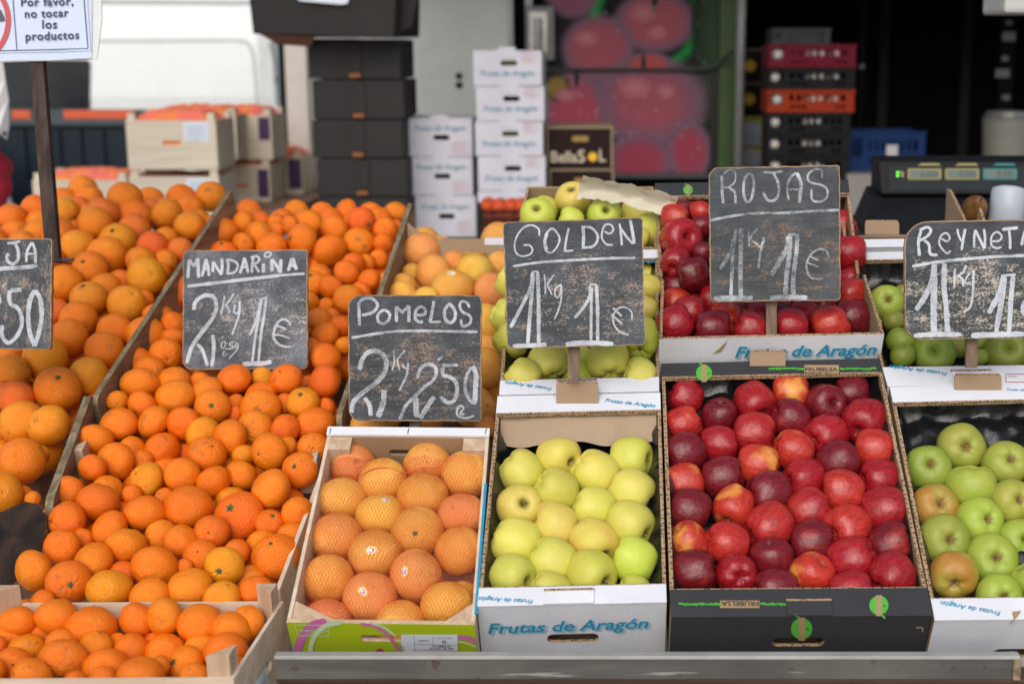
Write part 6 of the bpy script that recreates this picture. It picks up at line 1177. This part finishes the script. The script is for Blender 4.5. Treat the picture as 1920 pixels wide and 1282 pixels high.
# ---------------------------------------------------------------- mesh crate of persimmons
YM = 5.2; x0, x1, y0, y1, z0, z1 = bgbox(893, 396, 1000, 448, YM, .3); root = empty('black_mesh_crate', ((x0 + x1) / 2, y0 + .15, z0), 'black mesh crate of red-orange fruit before the white cartons', 'crate'); m = MB(); BP = plain('black_mesh', (.008, .008, .009), .5)
for k in range(5): m.abox(x0, x1, y0, y0 + .005, z0 + (z1 - z0) * k / 4.2, z0 + (z1 - z0) * k / 4.2 + .007)
for k in range(14): m.abox(x0 + (x1 - x0) * k / 13.3, x0 + (x1 - x0) * k / 13.3 + .005, y0 + .0055, y0 + .009, z0, z1)
m.abox(x0, x0 + .012, y0 - .002, y0 + .012, z0, z1 + .03); m.abox(x0, x0 + .006, y0 + .0125, y1, z0, z1); m.abox(x1 - .006, x1, y0 + .0125, y1, z0, z1); m.abox(x0 + .0065, x1 - .0065, y1 - .006, y1, z0, z1); m.abox(x0, x1, y0 + .01, y1, z0 - .005, z0 - .0005); m.build('crate_body', [BP], root)
rnd = random.Random(3); q = 0
for j in range(3):
    for i in range(5):
        for l in range(3):
            if l < 2 and j: continue
            p = Vector((x0 + .03 + i * .043 + rnd.uniform(-.005, .005), y0 + .04 + j * .06, z0 + .028 + l * .042 + rnd.uniform(-.004, .004)))
            q += 1; e = dict(x=0, y=0, w=1, h=.8, fl='r', mark=None); o = put_fruit('mandarin', p, .027, (0, -1, .2), e, 'small red-orange fruit in the black mesh crate', 'red-orange fruit in the mesh crate', rnd); o.name = 'persimmon'; o['category'] = 'fruit'; o.color = (.62, .085, .02, 0)
m = MB(); m.abox(x0, x1, y0, y1, 0, z0 - .0056); tag(m.build('crate_stand', [M['dark']], loc=(x0, y0, 0)), 'plain dark stand under the black mesh crate', 'stand')

# ---------------------------------------------------------------- stacked crates of mandarins at the left
PUR = plain('purple_label', (.06, .03, .10), .5)
def bg_crate(label, px0, py0, px1, py1, Y, dep=.30, net=True, paper=True, side=False, purple=None, post=.03):
    x0, x1, y0, y1, z0, z1 = bgbox(px0, py0, px1, py1, Y, dep)
    r = wood_crate(label, (x0, y0, z0), (x1 - x0, 0, 0), (0, dep, 0), (0, 0, z1 - z0), 'crate_pale', post, group='wooden crates of netted mandarins stacked behind the heap', paper=((x1 - x0) * .64, (z1 - z0) * .58, (x1 - x0) * .92, (z1 - z0) * .96, 'front') if paper else None)
    if purple:
        m = MB(); a, b, c0, c1 = purple; m.abox(x0 + (x1 - x0) * a, x0 + (x1 - x0) * b, y0 - .003, y0 - .0005, z0 + (z1 - z0) * c0, z0 + (z1 - z0) * c1); m.build('purple_label', [PUR], r)
    if side:
        m = MB(); m.abox(x1 + .0005, x1 + .003, y0 + .03, y0 + .12, z0 + (z1 - z0) * .2, z0 + (z1 - z0) * .95); m.build('purple_label', [PUR], r)
    rnd = random.Random(int(px0)); m = MB(); nx, ny = 30, 22
    for j in range(ny + 1):
        for i in range(nx + 1):
            a, b = i / nx, j / ny; ed = min(a, 1 - a, b, 1 - b); bump = abs(math.sin(a * 22 + 1.5 * math.sin(b * 17))) * abs(math.sin(b * 16 + px0)) 
            m.v.append((x0 + .008 + (x1 - x0 - .016) * a, y0 + .009 + (dep - .018) * b, z1 - .020 + .052 * min(1, ed * 5) * net + .014 * bump + .01 * mnoise.noise(Vector((a * 5, b * 5, px0)))))
    for j in range(ny):
        for i in range(nx): k = j * (nx + 1) + i; m.f.append((k, k + 1, k + nx + 2, k + nx + 1)); m.m.append(0)
    m.box((x0 + .012, y0 + .0075, z0 + .01), (x1 - x0 - .024, 0, 0), (0, .03, 0), (0, 0, (z1 - z0) * .72))
    n = NT('netted_mandarins', .6); f = n.noise(n.coord(), 18, 3); tag(m.build('fruit_net', [n.out(n.mix(n.ramp(f, .4, .6), (.80, .16, .13), (.82, .24, .05)))], loc=(x0, y0, z1 - .02), smooth=True), 'pink net over mandarins filling the ' + label.split(',')[0], 'net', 'pink nets on the stacked crates')
bg_crate('pale wooden crate with paper label, upper front one of the left stack', 240, 226, 408, 318, 6.25)
bg_crate('pale wooden crate with paper label, under the upper front one', 240, 331, 408, 424, 6.25, net=False)
bg_crate('pale wooden crate by the notice stake, half hidden by oranges', 57, 338, 235, 430, 6.25, paper=False)
bg_crate('pale wooden crate behind the upper front one', 280, 216, 446, 300, 6.8, paper=False)
bg_crate('pale wooden crate with purple print, right of the upper front one', 390, 216, 512, 300, 7.0, paper=False, purple=(.80, .97, .45, .95))
bg_crate('pale wooden crate with purple print, one below the right hand one', 390, 309, 505, 396, 7.0, paper=False, purple=(.80, .97, .3, .9))
bg_crate('pale wooden crate with purple print, nearest the black cartons', 458, 294, 566, 380, 7.35, paper=False, purple=(.76, .98, .3, .95), net=True)
m = MB(); m.abox(X(300, 7.0), X(575, 7.0), 6.6, 7.9, PZ + .001, Zz(382, 6.9)); tag(m.build('pallet_box', [plain('brown_board', (.24, .14, .09), .8, .2)], loc=(X(400, 7), 7, PZ), bevel=.004), 'brown box under the stacked wooden crates', 'box')
m = MB(); m.abox(X(56, 6.25), X(409, 6.25), 6.25, 6.56, PZ + .001, Zz(431, 6.25)); tag(m.build('crate_pallet', [M['crate_pale']], loc=(X(100, 6.25), 6.25, PZ)), 'pale board base under the stacked wooden crates', 'base')

# ---------------------------------------------------------------- van, container, car, tarpaulin at the far left
YV = 11.0; GV = lambda px: X(px, YV); van = empty('white_van', (GV(200), YV + .9, 0), 'large white van parked behind the crates at the left', 'van')
VW = plain('white_van_paint', (.80, .84, .84), .28, .03, 3, .5); zb = .45; zt = Zz(-60, YV)
m = MB(); x0, x1 = GV(-420), GV(528); nx = 12; prof = [(0, zb), (.0, .95), (-.02, 1.2), (.0, 1.6), (.04, 1.95), (.10, zt - .1), (.22, zt), (1.8, zt), (1.95, zt - .2), (2.0, zb)]
for i, (xx, ins) in enumerate(((x0, .0), (x1 - .14, 0.0), (x1 - .03, .05), (x1, .16))):
    for y, z in prof: m.v.append((xx + (.0 if i < 2 else -.10 * max(0, (z - 1.4))), YV + (y if y > 1 else y + ins), z))
n = len(prof)
for i in range(3):
    for k in range(n - 1): m.f.append((i * n + k, (i + 1) * n + k, (i + 1) * n + k + 1, i * n + k + 1)); m.m.append(0)
m.f.append(tuple(range(n))); m.m.append(0); m.f.append(tuple(range(3 * n, 4 * n))); m.m.append(0); m.build('body', [VW], van, smooth=False)
VG = plain('panel_groove', (.40, .43, .43), .5)
def vp(px, py, o=0): 
    p = aty(px, py, YV); z = p.z; yy = np.interp(z, [.45, .95, 1.2, 1.6, 1.95, zt - .1, zt], [0, 0, -.02, 0, .04, .10, .22]); return Vector((p.x, YV + float(yy) - .004 - o, z))
m = MB()
for w, pts in ((5, [(-100, 77), (60, 77), (260, 77), (440, 76)]), (5, [(440, 76), (462, 80), (474, 100), (480, 150), (486, 240)]), (9, [(-100, 4), (200, 4), (500, 6)])): ribbon(m, pts, w, vp, .0, 0, 0)
m.build('panel_groove', [VG], van, weld=False)
m = MB(); ribbon(m, [(506, 80), (520, 130), (526, 200)], 3, vp, .012, 0, 0); disc(m, 519, 150, 4, 8, vp, .016); m.build('door_seam', [plain('seam', (.12, .12, .12), .5)], van, weld=False)
m = MB(); m.plate(rrect(-180, 112, 171, 206, 8, 4), [], lambda x, y, k: vp(x, y, .01 - .006 * k)); m.build('window', [plain('dark_glass', (.020, .026, .032), .12, .6, 2)], van)
for px in (-150, 420):
    m = MB(); m.lathe([(0, .0), (.2, .0), (.3, .02), (.335, .05), (.335, .2), (.3, .22), (0, .22)], 28, 0, Matrix.Translation((GV(px), YV + .06, .335)) @ Matrix.Rotation(R(-90), 4, 'X')); m.build('wheel', [M['dark']], van)
YD = 9.0; cont = empty('waste_container', (X(110, YD), YD + .4, 0), 'dark blue grey waste container with orange reflective strips in front of the van', 'container'); CB = plain('container_paint', (.010, .019, .028), .5, .2, 5, spec=.2)
m = MB(); m.abox(X(-300, YD), X(268, YD), YD, YD + .9, .15, Zz(238, YD)); m.build('body', [CB], cont, bevel=.02)
m = MB(); m.abox(X(-305, YD), X(273, YD), YD - .03, YD + .93, Zz(237, YD), Zz(225, YD)); m.build('rim', [plain('rim_blue', (.035, .055, .07), .4)], cont, bevel=.008)
for px in (45, 110, 150, 192): m = MB(); m.abox(X(px, YD), X(px + 7, YD), YD - .025, YD - .001, Zz(330, YD), Zz(242, YD)); m.build('rib', [CB], cont)
m = MB(); m.abox(X(-300, YD), X(290, YD), YD + .02, YD + .07, Zz(224, YD), Zz(206, YD)); m.build('top_bar', [plain('bar_grey', (.05, .065, .075), .5)], cont)
for a, b in ((28, 62), (124, 257), (-170, -60)): m = MB(); m.abox(X(a, YD), X(b, YD), YD + .012, YD + .0195, Zz(223, YD), Zz(207, YD)); m.build('reflective_strip', [plain('orange_reflector', (.60, .10, .035), .4)], cont)
YK = 7.2; car = empty('parked_car', (X(-60, YK), YK + 1, 0), 'silver car nose with dark grille at the far left edge', 'car')
m = MB(); cxr = X(46, YK); xs = [cxr - 1.7, cxr - 1.5, cxr - .9, cxr - .25, cxr - .08, cxr]
hgt_ = {0: (.55, .75, .9), 1: (.35, .98, 1.05), 2: (.3, 1.03, 1.1), 3: (.3, 1.0, 1.07), 4: (.35, .92, 1.0), 5: (.5, .74, .82)}
for i, xx in enumerate(xs):
    lo, mid, hi = hgt_[i]; ins = {0: .25, 1: .05, 2: 0, 3: .02, 4: .10, 5: .30}[i]
    for y, z in ((ins + .05, lo), (ins, (lo + mid) / 2), (ins + .06, mid), (.9, hi), (1.5, hi + .08), (1.5, lo)): m.v.append((xx - .5 * y, YK + y, z - .13))
for i in range(5):
    for k in range(5): m.f.append((i * 6 + k, (i + 1) * 6 + k, (i + 1) * 6 + k + 1, i * 6 + k + 1)); m.m.append(0)
m.f.append(tuple(range(6))); m.m.append(0); m.f.append(tuple(range(30, 36))); m.m.append(0); m.build('body', [plain('silver_paint', (.55, .57, .59), .3, .03, 3, .5)], car, smooth=True)
m = MB(); q = (X(-60, YK - .06), X(27, YK - .06)); m.abox(q[0], q[1], YK - .03, YK + .05, .38, Zz(390, YK - .03)); m.build('grille', [plain('grille_grey', (.03, .032, .035), .5)], car, bevel=.01)
m = MB()
for k in range(6): zz = .42 + k * .06; m.abox(q[0] + .01, q[1] - .01, YK - .045, YK - .031, zz, zz + .025)
m.build('grille_slats', [plain('slat_grey', (.16, .165, .17), .4)], car)
for xx in (cxr - 1.4, cxr - .3): m = MB(); m.lathe([(0, 0), (.25, 0), (.29, .03), (.29, .18), (0, .2)], 24, 0, Matrix.Translation((xx - .1, YK + .8, .29)) @ Matrix.Rotation(R(90), 4, 'Y')); m.build('wheel', [M['dark']], car)
YT = 5.0; m = MB(); 
def tarp(px, py, k): return aty(px, py, YT + .03 * math.sin(px * .08) + .006 * k)
m.plate([(-220, -200), (4, -200), (3, 100), (10, 150), (16, 185), (17, 240), (13, 262), (-4, 250), (-30, 262), (-220, 300)], [(2 + 3 * math.cos(t * .785), 251 + 3 * math.sin(t * .785)) for t in range(8)] and [], tarp); o = m.build('tarpaulin', [plain('white_tarp', (.62, .62, .62), .5, .08)], loc=aty(-60, 100, YT)); tag(o, 'white tarpaulin corner hanging at the left edge', 'tarpaulin')
m = MB(); disc(m, 9, 251, 4, 4, lambda x, y, o_: aty(x, y, YT - .03), 0); m.build('eyelet', [M['dark']], o, weld=False)
m = MB(); NXr, NYr = 16, 20; ctr = aty(-45, 330, YT + .15)
for j in range(NYr + 1):
    for i in range(NXr):
        a, b = 2 * math.pi * i / NXr, j / NYr; r = .115 * (math.sin(math.pi * min(1, b * .92 + .06)) ** .5) * (1 + .18 * mnoise.noise(Vector((math.cos(a) * 1.5, math.sin(a) * 1.5, b * 5))) + .06 * math.sin(b * 22 + a))
        m.v.append((ctr.x + r * 1.05 * math.cos(a), ctr.y + r * .8 * math.sin(a), ctr.z + .16 - .34 * b))
for j in range(NYr):
    for i in range(NXr): m.f.append((j * NXr + i, (j + 1) * NXr + i, (j + 1) * NXr + (i + 1) % NXr, j * NXr + (i + 1) % NXr)); m.m.append(0)
tag(m.build('cloth_bundle', [plain('crimson_cloth', (.42, .015, .04), .8, .25, 9)], loc=ctr, smooth=True), 'crumpled crimson cloth bundle at the left edge under the tarpaulin', 'cloth')
m = MB(); m.abox(ctr.x - .16, ctr.x + .06, ctr.y - .12, ctr.y + .12, 0, ctr.z - .17); tag(m.build('bin_post', [M['dark']], loc=(ctr.x, ctr.y, 0)), 'dark post under the crimson cloth bundle', 'post')
